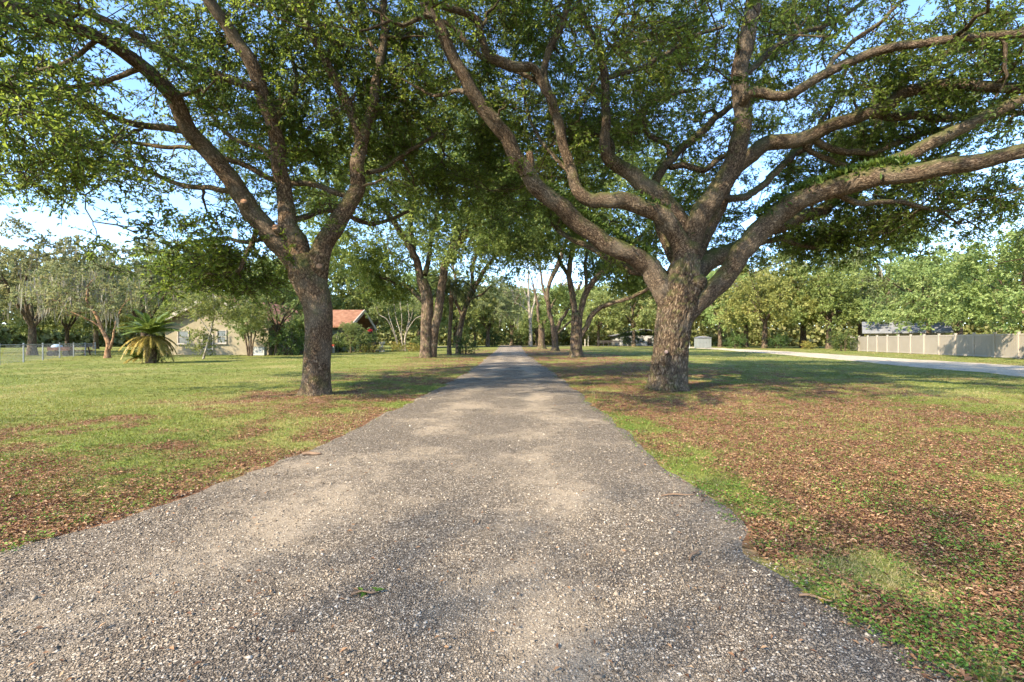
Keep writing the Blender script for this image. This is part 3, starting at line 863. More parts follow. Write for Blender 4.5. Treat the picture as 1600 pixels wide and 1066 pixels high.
d = 76.
tl = [
    px_limb([(846, 546, d, 15), (846, 537, d, 12), (846, 520, d, 11), (846, 505, d, 11)], part='trunk', K=18, step=.2, amp=.1, ridge=.04, flare=.5, flutes=5),
    px_limb([(845, 512, d, 7), (840, 490, d, 5.5), (839, 470, d, 4.5), (832, 440, d, 3)], step=.3),
    px_limb([(848, 512, d, 7), (855, 494, d, 6), (866, 470, d, 5), (880, 440, d, 3)], step=.3),
]
cl = np.concatenate([shell(rng, 120, (7.2, 78, 16), (8.5, 8, 7), lo=-.2, thick=.5, gap=.45, gscale=.3, seed=23, zmin=11.), blob(rng, 10, at(850, 500, 76), (1.2, 1, 1))])
t = grow('live_oak', tl, cl, rng, seed=95, **{**MID, 'leaf': .34, 'per': 60})
tag(t, 'stout short-trunked oak farthest down the right side of the drive', 'tree', 'oaks lining the drive')


# ------------------------------------------------------------------ background trees: one of each kind, then copies
def proto_tree(name, rng, h, rad, trunk_r, crown_lo, n, leafmat, bark, leaf=.3, per=60, fork=.3, lean=0., moss=0, nl=5, gap=.44, thick=.55, mossL=(.6, 2.2), mossw=.10, sprawl=1., multi=False, lo=-.35):
    limbs = []
    fz = h * fork
    if not multi:
        limbs.append(([(0, 0, -.2), (lean * .3, 0, fz * .4), (lean * .8, .05, fz * .8), (lean, 0, fz * 1.1)], [trunk_r * 1.25, trunk_r, trunk_r * .95, trunk_r * .8], dict(part='trunk', K=12, step=.3, flare=.5, flutes=4, amp=.08)))
    for i in range(nl):
        a = 2 * math.pi * i / nl + rng.uniform(-.4, .4)
        e = rng.uniform(.45, .8) * rad * sprawl
        z2 = h * rng.uniform(.62, .85)
        s = (lean + .05 * math.cos(a), .05 * math.sin(a), fz * .9) if not multi else (.25 * math.cos(a), .25 * math.sin(a), -.1)
        m = (lean + e * .4 * math.cos(a), e * .4 * math.sin(a), (fz + z2) * .52)
        q = (lean + e * .8 * math.cos(a + .2), e * .8 * math.sin(a + .2), z2 * .92)
        r0 = trunk_r * (.55 if not multi else .8)
        limbs.append(([s, m, q, (q[0] * 1.15, q[1] * 1.15, z2)], [r0, r0 * .75, r0 * .45, r0 * .2], dict(K=8, step=.35)))
    c = (lean, 0, crown_lo + (h - crown_lo) * .42)
    cl = shell(rng, n, c, (rad, rad, (h - crown_lo) * .58), lo=lo, thick=thick, lobes=.32, gap=gap, gscale=1.6 / max(rad, 1.), seed=int(rng.integers(99)), zmin=crown_lo * .9)
    return grow(name, limbs, cl, rng, bark, leafmat, leaf=leaf, per=per, twig=leaf * 3.6, tw_n=5, branch_r=1.8, twig_mesh=False, K=10, step=.35, wr=.55,
                seed=int(rng.integers(900)), moss=moss, mossL=mossL, mossw=mossw, trunk_parts=0)


def children(o):
    return list(o.children)


def copy_tree(o, parent=None):
    c = o.copy()
    COL.objects.link(c)
    if parent is not None:
        c.parent = parent
    for ch in children(o):
        copy_tree(ch, c)
    return c


used = set()


def plant(proto, px, d, sc, rz, label, cat='tree', group=None, sz=None):
    o = proto if proto.name not in used else copy_tree(proto)
    used.add(proto.name)
    o.location = (gx(px, d), d, 0)
    o.rotation_euler = (0, 0, rz)
    o.scale = (sc, sc, sz or sc)
    return tag(o, label, cat, group)


rng = np.random.default_rng(77)
PB = proto_tree('broad_oak', rng, 14, 7.2, .36, .6, 230, M['oak_leaf_far'], M['bark_far'], leaf=.32, per=100)
PM = proto_tree('mossy_oak', rng, 11.5, 6.6, .32, 1.8, 170, M['mossy_leaf'], M['bark_far'], leaf=.28, per=80, moss=26, fork=.26, gap=.47, nl=6, mossL=(.5, 2.6), mossw=.08)
PT = proto_tree('tall_oak', rng, 22, 8.0, .46, 2.5, 260, M['oak_leaf_far'], M['bark_far'], leaf=.36, per=100, moss=26, nl=6)
PL = proto_tree('light_green_tree', rng, 11, 5.8, .25, .4, 200, M['light_leaf'], M['bark_far'], leaf=.28, per=95, nl=6)
PS = proto_tree('shrub', rng, 2.6, 1.7, .05, .0, 46, M['shrub_leaf'], M['bark_far'], leaf=.15, per=60, fork=.1, lo=-.8, thick=.6, multi=True)
PG = proto_tree('low_bush', rng, 1.0, .9, .02, .0, 26, M['flower_leaf'], M['bark_far'], leaf=.11, per=50, fork=.1, lo=-.8, multi=True)

GW = 'trees beyond the fence and pale road'
GL = 'trees around the house'
plant(PM, 50, 43, 0.95, .3, 'grey mossy oak behind the wire fence near the left edge of the photo', group=GL)
plant(PM, -40, 50, 1.05, 2.0, 'mossy oak cut by the left edge of the photo, behind the wire fence', group=GL)
plant(PL, 105, 58, .85, 1.0, 'small light green tree between two mossy oaks behind the wire fence', group=GL)
plant(PM, 225, 58, 1.1, 4.0, 'pale sprawling mossy tree directly behind the sago palm', group=GL)
plant(PB, 150, 78, .9, .5, 'dark green tree far behind the leaning orange-trunked oak', group=GL)
plant(PB, 312, 72, 1.2, 2.6, 'dense green oak rising behind the front gable of the house', group=GL)
plant(PL, 425, 70, 1.25, .9, 'bright green tree behind the red main roof of the house', group=GL)
plant(PB, 500, 82, 1.35, 4.4, 'broad green oak behind the porch roof and left oak trunk', group=GL)
plant(PL, 585, 84, 1.3, 5.2, 'yellow-green tree right behind the porch gable', group=GL)
plant(PL, 655, 96, 1.35, 3.0, 'light green tree behind the pale multi-stemmed myrtle', group=GL)
plant(PB, 712, 100, 1.35, 1.9, 'green tree seen between the double-trunked and slender oaks', group=GL)
plant(PM, 762, 104, 1.3, 5.5, 'greyish tree with a pale leaning trunk left of the drive end', group=GL)
plant(PL, 838, 124, .95, 4.0, 'light green tree right behind the pale half-bare tree', group=GL)
plant(PL, 742, 116, 1.0, 1.0, 'light green tree seen between the slender oak and the drive end', group=GL)
plant(PL, 548, 51.5, .30, 2.0, 'very small tree in front of the porch roof, right of the left oak trunk', group=GL)
plant(PB, 800, 138, 1.35, .2, 'round green tree closing the far end of the drive', group=GL)
plant(PL, 870, 128, 1.45, 2.2, 'light green tree behind the stout oak at the drive end', group=GW)
plant(PL, 935, 118, 1.4, .4, 'pale green tree behind the dark rail beside the road', group=GW)
plant(PL, 990, 112, 1.45, 3.6, 'pale green tree left behind the massive right oak trunk', group=GW)
plant(PB, 1050, 116, 1.5, 4.6, 'green oak hidden mostly behind the massive right oak trunk', group=GW)
plant(PL, 1125, 98, 1.45, 1.4, 'bright green tree behind the pale grey utility shed', group=GW)
plant(PT, 1165, 104, 1.0, 3.3, 'tall oak peeping above the bright green tree by the shed', group=GW)
plant(PB, 1195, 86, 1.2, 5.0, 'dense oak with leaves to the ground beyond the pale road', group=GW)
plant(PT, 1255, 92, 1.05, 1.2, 'tall dark-stemmed oak with tufts of moss left of the beige fence', group=GW)
plant(PB, 1295, 80, 1.1, 2.4, 'leafy oak standing at the far end of the beige fence', group=GW)
plant(PM, 1345, 84, 1.3, .2, 'mossy oak left of the grey-roofed house', group=GW)
plant(PT, 1395, 88, 1.12, 4.1, 'tallest oak behind the grey-roofed house', group=GW)
plant(PL, 1452, 62, 1.15, .5, 'bright green tree leaning over the beige fence right of the grey roof', group=GW)
plant(PL, 1612, 33.5, .82, 2.7, 'yellow-green tree on the road side of the beige fence', group=GW)
plant(PB, 1500, 74, 1.1, 1.5, 'dark oak standing behind the two bright fence trees', group=GW)
plant(PB, 1640, 50, 1.05, 3.9, 'oak at the right edge of the photo behind the beige fence', group=GW)

# smaller planting near the house and drive
GS = 'shrubs by the house and drive'
plant(PS, 450, 43, 1.3, .3, 'light green bush against the house wall left of the left oak trunk', 'shrub', GS)
plant(PL, 432, 42.5, .60, .3, 'small light green tree in front of the house, left of the left oak trunk', 'tree', GL, .62)
plant(PS, 425, 45, .8, 1.3, 'small dark bush beside the white box at the house wall', 'shrub', GS)
plant(PS, 480, 50, 1.2, 2.0, 'rounded bush half hidden by the left oak trunk', 'shrub', GS)
plant(PS, 560, 55, 1.25, 2.9, 'tall shrub climbing the porch corner under the gable', 'shrub', GS)
plant(PS, 532, 55, .7, 4., 'low green shrub under the porch eave beside the left oak trunk', 'shrub', GS)
plant(PS, 726, 47, .75, 5., 'dark green shrub at the foot of the slender oak', 'shrub', GS)
plant(PS, 655, 60, .8, .9, 'small round shrub at the foot of the pale myrtle', 'shrub', GS)
plant(PS, 812, 126, 1.9, 2.2, 'wide bush at the very end of the drive', 'shrub', GS)
plant(PS, 770, 112, 1.8, 3.3, 'light bush on the left corner of the drive end', 'shrub', GS)
plant(PS, 1318, 62, 1.1, 4.2, 'leafy bush hiding the far end of the beige fence', 'shrub', GS)
plant(PS, 1150, 84, 1.1, 1.1, 'bush below the dense oak beyond the pale road', 'shrub', GS)
plant(PS, 985, 128, 2.2, 3., 'large bush in front of the small white house', 'shrub', GS)
plant(PS, 1030, 126, 1.7, 1., 'bush between the small white house and the massive oak trunk', 'shrub', GS)
plant(PS, 1215, 82, 1.0, .1, 'dark bush among the trees left of the beige fence', 'shrub', GS)
plant(PS, 243, 28.4, .46, .1, 'dark leafy bush at the foot of the sago palm', 'shrub', GS)
GF = 'flowering plants along the porch'
plant(PG, 575, 52, 1.0, .4, 'yellow-orange flowering bush below the hanging red basket', 'flower bush', GF)
plant(PG, 590, 53, .8, 1.9, 'yellow-green bush right beside the white urn', 'flower bush', GF)
plant(PG, 622, 58, 1.1, 3.0, 'low yellow flowers between the white urn and pale myrtle', 'flower bush', GF)
plant(PG, 645, 58, 1., 4.4, 'low yellow flowers right of the pale myrtle stems', 'flower bush', GF)
plant(PG, 1262, 74, 1.2, 2.4, 'straggly yellow weeds in front of the trees left of the beige fence', 'flower bush', GF)

# named single trees
rng = np.random.default_rng(91)
d = 36.
tl = [px_limb([(168, 562, d, 11), (168, 548, d, 8), (170, 540, d, 8), (166, 528, d, 6.5), (158, 512, d, 6), (150, 492, d, 5), (135, 470, d, 4)], part='trunk', K=14, step=.15, flare=.3, flutes=4),
      px_limb([(171, 545, d, 6), (176, 532, d, 4), (178, 515, d, 3), (190, 480, d, 2)], K=10, step=.2),
      px_limb([(158, 512, d, 4), (140, 500, d, 3), (105, 485, d, 2)], K=10, step=.2)]
cl = np.concatenate([shell(rng, 120, at(140, 470, 37), (4.6, 3.6, 2.7), lo=-.5, thick=.6, gap=.44, gscale=.5, seed=5, zmin=2.6)])
t = grow('mossy_oak', tl, cl, rng, M['bark_orange'], M['mossy_leaf'], leaf=.2, per=56, twig=.7, tw_n=5, branch_r=1.6, twig_mesh=False, K=10, step=.3, wr=.5, seed=5, moss=42, mossL=(.5, 2.4), mossw=.06)
tag(t, 'leaning oak with an orange sunlit trunk and long grey moss left of the sago palm', 'tree', GL)

d = 60.
tl = []
for i, (ex, ey) in enumerate([(588, 478), (602, 470), (615, 462), (628, 455), (640, 458), (652, 465), (664, 478)]):
    tl.append(px_limb([(626 + i * 1.5, 556, d, 2.6), (627 + (ex - 627) * .25 + rng.uniform(-3, 3), 525, d + (i % 3 - 1), 1.9), (627 + (ex - 627) * .62 + rng.uniform(-4, 4), 499, d + (i % 3 - 1) * 2, 1.5), (ex * .9 + 62.7 + rng.uniform(-3, 3), ey + 14, d + (i % 3 - 1) * 2, 1.2), (ex, ey, d + (i % 3 - 1) * 3, 1.)],
                      part='trunk' if i == 0 else 'limb', K=8, step=.3, skip=.5))
cl = shell(rng, 130, at(626, 474, 60), (3.9, 3.2, 2.2), lo=-.5, thick=.5, gap=.42, gscale=.5, seed=2)
t = grow('crape_myrtle', tl, cl, rng, M['bark_pale'], M['light_leaf'], leaf=.2, per=44, twig=.6, tw_n=5, branch_r=1.8, twig_mesh=False, wr=.5, seed=6)
tag(t, 'pale multi-stemmed myrtle fanning out on the lawn right of the porch', 'tree', GL)

d = 41.
tl = []
for i, (ex, ey) in enumerate([(372, 480), (384, 470), (396, 474), (410, 484)]):
    tl.append(px_limb([(388 + i * 2, 557, d, 3), (390 + (ex - 390) * .3, 535, d, 2.8), (390 + (ex - 390) * .6, 510, d + (i % 2), 2.), (ex, ey, d + (i % 2) * 1.5, 1.)], part='trunk' if i == 0 else 'limb', K=8, step=.2, skip=.5))
cl = shell(rng, 46, at(388, 492, 41), (1.8, 1.8, 1.6), lo=-.6, thick=.7, gap=.42, gscale=.8, seed=2)
t = grow('crape_myrtle', tl, cl, rng, M['bark_far'], M['oak_leaf_far'], leaf=.15, per=40, twig=.5, tw_n=5, branch_r=1.5, twig_mesh=False, wr=.5, seed=7)
tag(t, 'small brown-stemmed myrtle against the tan wall of the house', 'tree', GL)

d = 34.
tl = [px_limb([(316, 568, d, 4), (322, 545, d, 3.4), (330, 515, d, 3), (335, 485, d, 2.6), (332, 455, d, 2)], part='trunk', K=8, step=.15, skip=.3),
      px_limb([(328, 520, d, 2), (310, 495, d, 1.6), (295, 480, d, 1)], K=6, step=.2), px_limb([(333, 500, d, 2), (355, 480, d, 1.6), (375, 470, d, 1)], K=6, step=.2)]
cl = np.concatenate([shell(rng, 190, at(345, 482, 34), (3.4, 2.2, 2.1), lo=-.6, thick=.7, gap=.44, gscale=.8, seed=12), blob(rng, 22, at(318, 530, 34), (.9, .8, 1.0))])
t = grow('young_tree', tl, cl, rng, M['bark_pale'], M['oak_leaf_far'], leaf=.16, per=46, twig=.55, tw_n=5, branch_r=1.2, twig_mesh=False, wr=.5, seed=8)
tag(t, 'young tree with a thin pale leaning stem in front of the house', 'tree', GL)

d = 104.
tl = [px_limb([(829, 541, d, 7.5), (829, 520, d, 6), (828, 495, d, 5.5), (826, 470, d, 4.5), (826, 440, d, 3), (824, 405, d, 1.2)], part='trunk', K=12, step=.5, skip=.5),
      px_limb([(829, 500, d, 4.2), (834, 475, d, 3.4), (838, 450, d + 1, 2.4), (842, 415, d + 1, 1)], K=8, step=.5),
      px_limb([(828, 490, d, 3), (815, 478, d, 2), (800, 470, d, 1.2), (785, 455, d, .8)], K=8, step=.5),
      px_limb([(826, 470, d, 2.6), (815, 445, d, 1.8), (806, 420, d, .9)], K=8, step=.5),
      px_limb([(836, 470, d, 2.2), (850, 448, d, 1.6), (858, 415, d, .8)], K=8, step=.5)]
cl = shell(rng, 60, at(826, 452, d), (5.6, 4, 5.0), lo=-.6, thick=.7, gap=.4, gscale=.4, seed=2)
t = grow('bare_tree', tl, cl, rng, M['bark_pale'], M['mossy_leaf'], leaf=.26, per=14, twig=1.2, tw_n=5, branch_r=5., twig_mesh=True, wr=.4, seed=9)
tag(t, 'tall pale half-bare tree at the far end of the drive', 'tree', GL)

# a dark-leaved tree standing just outside the right edge, its boughs reach into the picture
rng = np.random.default_rng(15)
c0 = np.array([21.5, 16.5, 0])
tl = [([c0 + S(p) for p in [(0, 0, -.2), (.05, 0, 1.2), (0, .1, 2.4), (0, 0, 3.2)]], [.38, .3, .27, .22], dict(part='trunk', K=20, step=.1, flare=.3, flutes=5))]
for e in [(-3.2, -.6, 5.2), (-2.2, 1.5, 6.6), (1.8, 1.2, 7), (1, -2.4, 6.2), (-.5, .4, 8)]:
    tl.append(([c0 + S((0, 0, 2.7)), c0 + S(e) * S((.35, .35, .72)), c0 + S(e)], [.17, .12, .04], dict(K=12, step=.15)))
cl = shell(rng, 190, c0 + S((0, 0, 5.6)), (4.4, 4.2, 3.3), lo=-.7, thick=.5, gap=.42, gscale=.6, seed=8)
t = grow('broad_oak', tl, cl, rng, M['bark_brown'], M['oak_leaf'], leaf=.11, per=60, twig=.6, tw_n=5, branch_r=1.3, wr=.5, K=12, seed=11)
tag(t, 'dark-leaved oak whose boughs enter the picture at the right edge', 'tree', GW)

# an avenue oak behind the viewpoint; it shades the near gravel
rng = np.random.default_rng(16)
for bx, by, hh in [(-8.2, -12.2, 12.5)]:
    c0 = np.array([bx, by, 0])
    tl = [([c0 + S(p) for p in [(0, 0, -.2), (.05, 0, 1.2), (0, .1, 2.6), (0, 0, 3.4)]], [.5, .4, .37, .3], dict(part='trunk', K=20, step=.12, flare=.3, flutes=5))]
    for a in range(6):
        e = S((math.cos(a * 1.05) * 4.2, math.sin(a * 1.05) * 4.2, 7.4))
        tl.append(([c0 + S((0, 0, 2.9)), c0 + e * S((.35, .35, .72)), c0 + e], [.2, .14, .05], dict(K=10, step=.2)))
    cl = shell(rng, 330, c0 + S((0, 0, hh * .74)), (7.4, 6.4, 3.6), lo=-.1, thick=.4, gap=.47, gscale=.4, seed=int(bx) + 30)
    t = grow('live_oak', tl, cl, rng, M['bark_brown'], M['oak_leaf'], leaf=.13, per=60, twig=.9, tw_n=6, branch_r=1.5, twig_mesh=False, wr=.45, K=12, seed=17)
    tag(t, 'avenue oak standing behind the viewpoint on the %s side of the drive' % ('left' if bx < 0 else 'right'), 'tree', 'oaks lining the drive')

# far wood: one mass closing the view
rng = np.random.default_rng(44)
acc = Acc()
n = 125000
ang = rng.uniform(-1.15, 1.15, n)
dist = rng.uniform(128, 165, n)
X = np.sin(ang) * dist * 1.0
Y = np.cos(ang) * dist + 14
top = 11 + 12 * fbm(np.stack([ang * 16, dist * .02, np.zeros(n)], -1), 3, 3)
Z = top * rng.random(n) ** .85
k = rng.random(n) < .3
Z = np.where(k, rng.uniform(0, 4.5, n), Z)
V, T, ti = leaf_mesh(np.stack([X, Y, Z], 1), rng.normal(size=(n, 3)), rng.uniform(.7, 1.5, n), .8, rng)
acc.add(V, T=T, tint=ti)
o = link('far_wood', acc.mesh('far_wood'), M['light_leaf'])
tag(o, 'distant band of woodland closing the horizon', 'woodland', kind='stuff')

# ------------------------------------------------------------------ palms
def frond(name, length, nleaf, ll, lw, arch, mat, rng, droop=.3):
    """Rachis along +X, rising then arching down, narrow leaflets in a shallow V."""
    u = np.linspace(0, 1, 9)
    P = np.stack([length * u * (1 - .12 * u), np.zeros(9), length * (.28 * u - arch * u ** 2)], 1)
    V, Q, b = multi_tubes(P[None], np.linspace(.012, .004, 9)[None] * max(1, length), 4)
    acc = Acc()
    acc.add(V, Q, bark=b, tint=np.full(len(V), .7))
    t = np.linspace(.10, .99, nleaf)
    base = np.stack([np.interp(t, u, P[:, k]) for k in range(3)], 1)
    tg = norm(np.gradient(base, axis=0))
    for sgn in (-1, 1):
        side = np.array([0, sgn, 0.])
        prof = np.sin(np.pi * (.12 + .80 * t)) ** .6
        ax = norm(side * .85 + tg * .65 + np.array([0, 0, .22]) + rng.normal(size=(nleaf, 3)) * .06)
        L = (ll * prof * rng.uniform(.9, 1.1, nleaf))[:, None]
        wv = norm(np.cross(ax, [0, 0, 1.])) * lw
        m = base + ax * L * .55
        tip = base + ax * L + np.array([0, 0, -1.]) * L * droop
        VV = np.stack([base - wv * .4, base + wv * .4, m + wv, tip, m - wv], 1).reshape(-1, 3)
        i = np.arange(nleaf)[:, None] * 5
        T = np.concatenate([i + np.array([[0, 1, 2]]), i + np.array([[0, 2, 4]]), i + np.array([[4, 2, 3]])])
        acc.add(VV, T=T, tint=np.repeat(rng.random(nleaf), 5))
    me = acc.mesh(name)
    me.materials.append(mat)
    return me


M['palm_green'] = mat_leaf('palm_green', [(0, (.06, .10, .02)), (.5, (.12, .18, .035)), (1, (.24, .29, .08))], .3, .4)
M['palm_yellow'] = mat_leaf('palm_yellow', [(0, (.14, .13, .03)), (.5, (.32, .25, .05)), (1, (.45, .34, .10))], .3, .5)
M['palm_dark'] = mat_leaf('palm_dark', [(0, (.02, .035, .012)), (.6, (.045, .07, .02)), (1, (.12, .12, .05))], .25, .5)


def add_frond(me, parent, loc, az, el, sc=1., roll=0.):
    o = bpy.data.objects.new('frond', me)
    COL.objects.link(o)
    o.parent = parent
    o.location = loc
    o.rotation_euler = (roll, -el, az)
    o.scale = (sc, sc, sc)
    return o


rng = np.random.default_rng(61)
d = 28.
sago = empty('sago_palm', (gx(236, d), d, 0))
tag(sago, 'big sago palm with yellowing lower fronds on the left lawn', 'palm')
V, Q, b, _ = tube([(0, 0, -.1), (.02, 0, .5), (0, 0, 1.1), (.02, 0, 1.7)], [.30, .27, .26, .2], 24, .05, .16, .05, 4)
link('trunk', mesh_np('trunk', V, [Q], {'bark': b}), M['bark_far'], sago, True)
fg = [frond('frond', 1.75, 52, .27, .022, a, M['palm_green'], rng) for a in (.30, .42)]
fy = [frond('frond', 1.7, 50, .25, .022, a, M['palm_yellow'], rng, .5) for a in (.62, .80)]
for i in range(46):
    add_frond(fg[i % 2], sago, (0, 0, 1.72), i * 2.399, R(rng.uniform(2, 38) if i % 4 else rng.uniform(40, 66)), rng.uniform(.85, 1.08), rng.uniform(-.3, .3))
for i in range(22):
    add_frond(fy[i % 2], sago, (0, 0, 1.55), i * 2.399 + .7, R(rng.uniform(-26, -2)), rng.uniform(.85, 1.1), rng.uniform(-.3, .3))
for i in range(16):
    add_frond(fg[0], sago, (-.5 + rng.uniform(-.3, .2), -.2, .25), rng.uniform(2.2, 5.2), R(rng.uniform(12, 50)), rng.uniform(.45, .62))
for i in range(8):
    add_frond(fy[0], sago, (-.35, -.25, .28), rng.uniform(2.8, 5.4), R(rng.uniform(-2, 12)), rng.uniform(.45, .6))

d = 44.
cab = empty('cabbage_palm', (gx(702, d), d, 0))
tag(cab, 'thin palm with drooping dark fronds between two oaks left of the drive', 'palm')
hub = at(706, 446, d) - np.array([gx(702, d), d, 0])
V, Q, b, _ = tube([(0, 0, -.1), (.0, 0, 1.5), (.12, 0, 3.4), hub * .8, hub], [.24, .17, .18, .22, .16], 16, .1, .22, .03, 6)
link('trunk', mesh_np('trunk', V, [Q], {'bark': b}), M['bark_far'], cab, True)
fd = [frond('frond', 2.6, 40, .62, .022, a, M['palm_dark'], rng, .6) for a in (.5, .75)]
for i in range(22):
    add_frond(fd[i % 2], cab, tuple(hub), i * 2.399, R(rng.uniform(-38, 40)), rng.uniform(.8, 1.1), rng.uniform(-.4, .4))

# ------------------------------------------------------------------ buildings, fences, small things
M['stucco'] = mat_plain('stucco', (.27, .225, .145), .9, .18, 1.5, .15, .3)
M['stucco_green'] = mat_plain('stucco_green', (.24, .25, .15), .9, .2, 1.5, .15, .3)
M['trim'] = mat_plain('trim', (.34, .295, .235), .6, .1, 3)
M['white'] = mat_plain('white', (.40, .385, .34), .5, .08, 3)
M['dark'] = mat_plain('dark', (.035, .032, .03), .6, .3, 5)
M['glass'] = mat_plain('glass', (.06, .075, .085), .08, .1, 2, .6, 0)
M['vinyl'] = mat_plain('vinyl', (.32, .275, .215), .45, .10, .8, .35, .05)
M['vinyl_cap'] = mat_plain('vinyl_cap', (.37, .32, .255), .45, .08, .8, .35, .05)
M['metal'] = mat_plain('metal', (.27, .28, .275), .4, .2, 6, .5)
M['grey_roof'] = mat_plain('grey_roof', (.19, .19, .195), .85, .25, 1.2)
M['wood_red'] = mat_plain('wood_red', (.17, .075, .05), .8, .35, 4)
M['wood_dark'] = mat_plain('wood_dark', (.05, .04, .033), .85, .35, 4)
M['wood_pale'] = mat_plain('wood_pale', (.46, .40, .30), .85, .25, 4)
M['blue_pale'] = mat_plain('blue_pale', (.35, .48, .62), .6, .15, 4)
M['red'] = mat_plain('red', (.45, .03, .03), .6, .3, 9)
M['shed'] = mat_plain('shed', (.20, .21, .19), .6, .15, 1.2)


def tile_mat():
    k = NT('roof_tile')
    tc = k.n('ShaderNodeTexCoord')
    w = k.n('ShaderNodeTexWave', wave_type='BANDS', bands_direction='X')
    w.inputs['Scale'].default_value = 1.6
    k.l(tc.outputs['Object'], w.inputs['Vector'])
    n = k.noise(tc.outputs['Object'], 2.2, 5)
    c = k.ramp(n, [(.3, (.17, .075, .040)), (.55, (.26, .125, .068)), (.8, (.34, .19, .11))])
    return k.done(k.bsdf(c, .85, .2, w.outputs['Fac'], .6, .05))


M['tile'] = tile_mat()


class MB:
    """Collects boxes and prisms into one mesh."""
    def __init__(s):
        s.V, s.F = [], []

    def box(s, c, sz, rz=0., tilt=None):
        x, y, z = [v * .5 for v in sz]
        P = np.array([(-x, -y, -z), (x, -y, -z), (x, y, -z), (-x, y, -z), (-x, -y, z), (x, -y, z), (x, y, z), (-x, y, z)])
        m = Matrix.Rotation(rz, 3, 'Z')
        if tilt:
            m = m @ Matrix.Rotation(tilt[1], 3, tilt[0])
        P = P @ np.array(m).T + np.array(c)
        n = len(s.V)
        s.V += [tuple(p) for p in P]
        s.F += [tuple(n + i for i in f) for f in [(0, 3, 2, 1), (4, 5, 6, 7), (0, 1, 5, 4), (1, 2, 6, 5), (2, 3, 7, 6), (3, 0, 4, 7)]]
        return s

    def prism(s, prof, a, b, axis='Y'):
        """prof: 2D outline (u,z), extruded from a to b along the axis."""
        n = len(s.V)
        k = len(prof)
        for q in (a, b):
            for u, z in prof:
                s.V.append((u, q, z) if axis == 'Y' else (q, u, z))
        s.F.append(tuple(n + i for i in range(k)))
        s.F.append(tuple(n + k + i for i in reversed(range(k))))
        for i in range(k):
            j = (i + 1) % k
            s.F.append((n + i, n + k + i, n + k + j, n + j))
        return s

    def lathe(s, prof, c, k=20):
        n = len(s.V)
        for r, z in prof:
            for i in range(k):
                a = 2 * math.pi * i / k
                s.V.append((c[0] + r * math.cos(a), c[1] + r * math.sin(a), c[2] + z))
        for j in range(len(prof) - 1):
            for i in range(k):
                i2 = (i + 1) % k
                s.F.append((n + j * k + i, n + j * k + i2, n + (j + 1) * k + i2, n + (j + 1) * k + i))
        return s

    def rod(s, a, b, r, k=8):
        V, Q, _ = multi_tubes(np.array([[a, b]], float), np.array([[r, r]]), k)
        n = len(s.V)
        s.V += [tuple(v) for v in V]
        s.F += [tuple(int(i) + n for i in q) for q in Q]
        s.F.append(tuple(n + i for i in reversed(range(k))))
        s.F.append(tuple(n + k + i for i in range(k)))
        return s

    def build(s, name, mat, parent=None, bevel=0., smooth=False):
        me = bpy.data.meshes.new(name)
        me.from_pydata(s.V, [], s.F)
        me.update()
        o = link(name, me, mat, parent, smooth)
        if bevel:
            md = o.modifiers.new('bevel', 'BEVEL')
            md.width = bevel
            md.segments = 2
            md.limit_method = 'ANGLE'
        return o


# --- tan stucco house with red tiled roofs (two wings)
house = empty('stucco_house', (-26, 50, 0))
tag(house, 'tan stucco house with red tiled gables behind the sago palm', 'house')


def hpart(mb, name, mat, parent=house, **kw):
    mb.V = [(x + 26, y - 50, z) for x, y, z in mb.V] if parent == house or parent.parent == house else mb.V
    return mb.build(name, mat, parent, **kw)


X0, X1, XM = -32.2, -22.6, -27.6
hpart(MB().prism([(X0, 0), (X1, 0), (X1, 3.05), (XM, 5.35), (X0, 3.05)], 44, 55), 'wall', M['stucco'])
hpart(MB().prism([(-34, 0), (-20.2, 0), (-20.2, 2.95), (-34, 2.95)], 55.2, 63.5), 'wall', M['stucco_green'])
sl = (5.35 - 3.05) / (XM - X0)
for nm, pr in [('roof', [(X0 - .6, 3.05 - .6 * sl + .02), (XM, 5.38), (XM, 5.60), (X0 - .6, 3.05 - .6 * sl + .22)]),
               ('roof', [(XM + .004, 5.38), (X1 + .6, 3.05 - .6 * sl + .02), (X1 + .6, 3.05 - .6 * sl + .22), (XM + .004, 5.60)])]:
    hpart(MB().prism(pr, 43.4, 58), nm, M['tile'])
hpart(MB().prism([(54.3, 2.85), (59.5, 5.0), (59.5, 5.22), (54.3, 3.07)], -34.5, -18.6, 'X'), 'roof', M['tile'])
hpart(MB().prism([(59.504, 5.0), (64.4, 2.85), (64.4, 3.07), (59.504, 5.22)], -34.5, -18.6, 'X'), 'roof', M['tile'])
# pale rake boards
for pr in ([(X0 - .65, 3.05 - .65 * sl - .16), (XM, 5.22), (XM, 5.62), (X0 - .65, 3.05 - .65 * sl + .24)], [(XM + .004, 5.22), (X1 + .65, 3.05 - .65 * sl - .16), (X1 + .65, 3.05 - .65 * sl + .24), (XM + .004, 5.62)]):
    hpart(MB().prism(pr, 43.28, 43.39), 'rake_board', M['trim'])
for pr in ([(54.2, 2.62), (59.5, 4.86), (59.5, 5.26), (54.2, 3.06)], [(59.504, 4.86), (64.5, 2.62), (64.5, 3.06), (59.504, 5.26)]):
    hpart(MB().prism(pr, -18.59, -18.46, 'X'), 'rake_board', M['trim'])
hpart(MB().prism([(55.4, 2.953), (63.3, 2.953), (59.5, 4.6)], -20.3, -20.2, 'X'), 'gable_panel', M['wood_red'])
for yy in (55.4, 63.0):
    hpart(MB().box((-19.0, yy, 1.4), (.28, .28, 2.8)), 'porch_column', M['stucco_green'])
hpart(MB().box((-18.9, 59.3, .07), (2.4, 8.6, .14)), 'porch_floor', M['trim'])


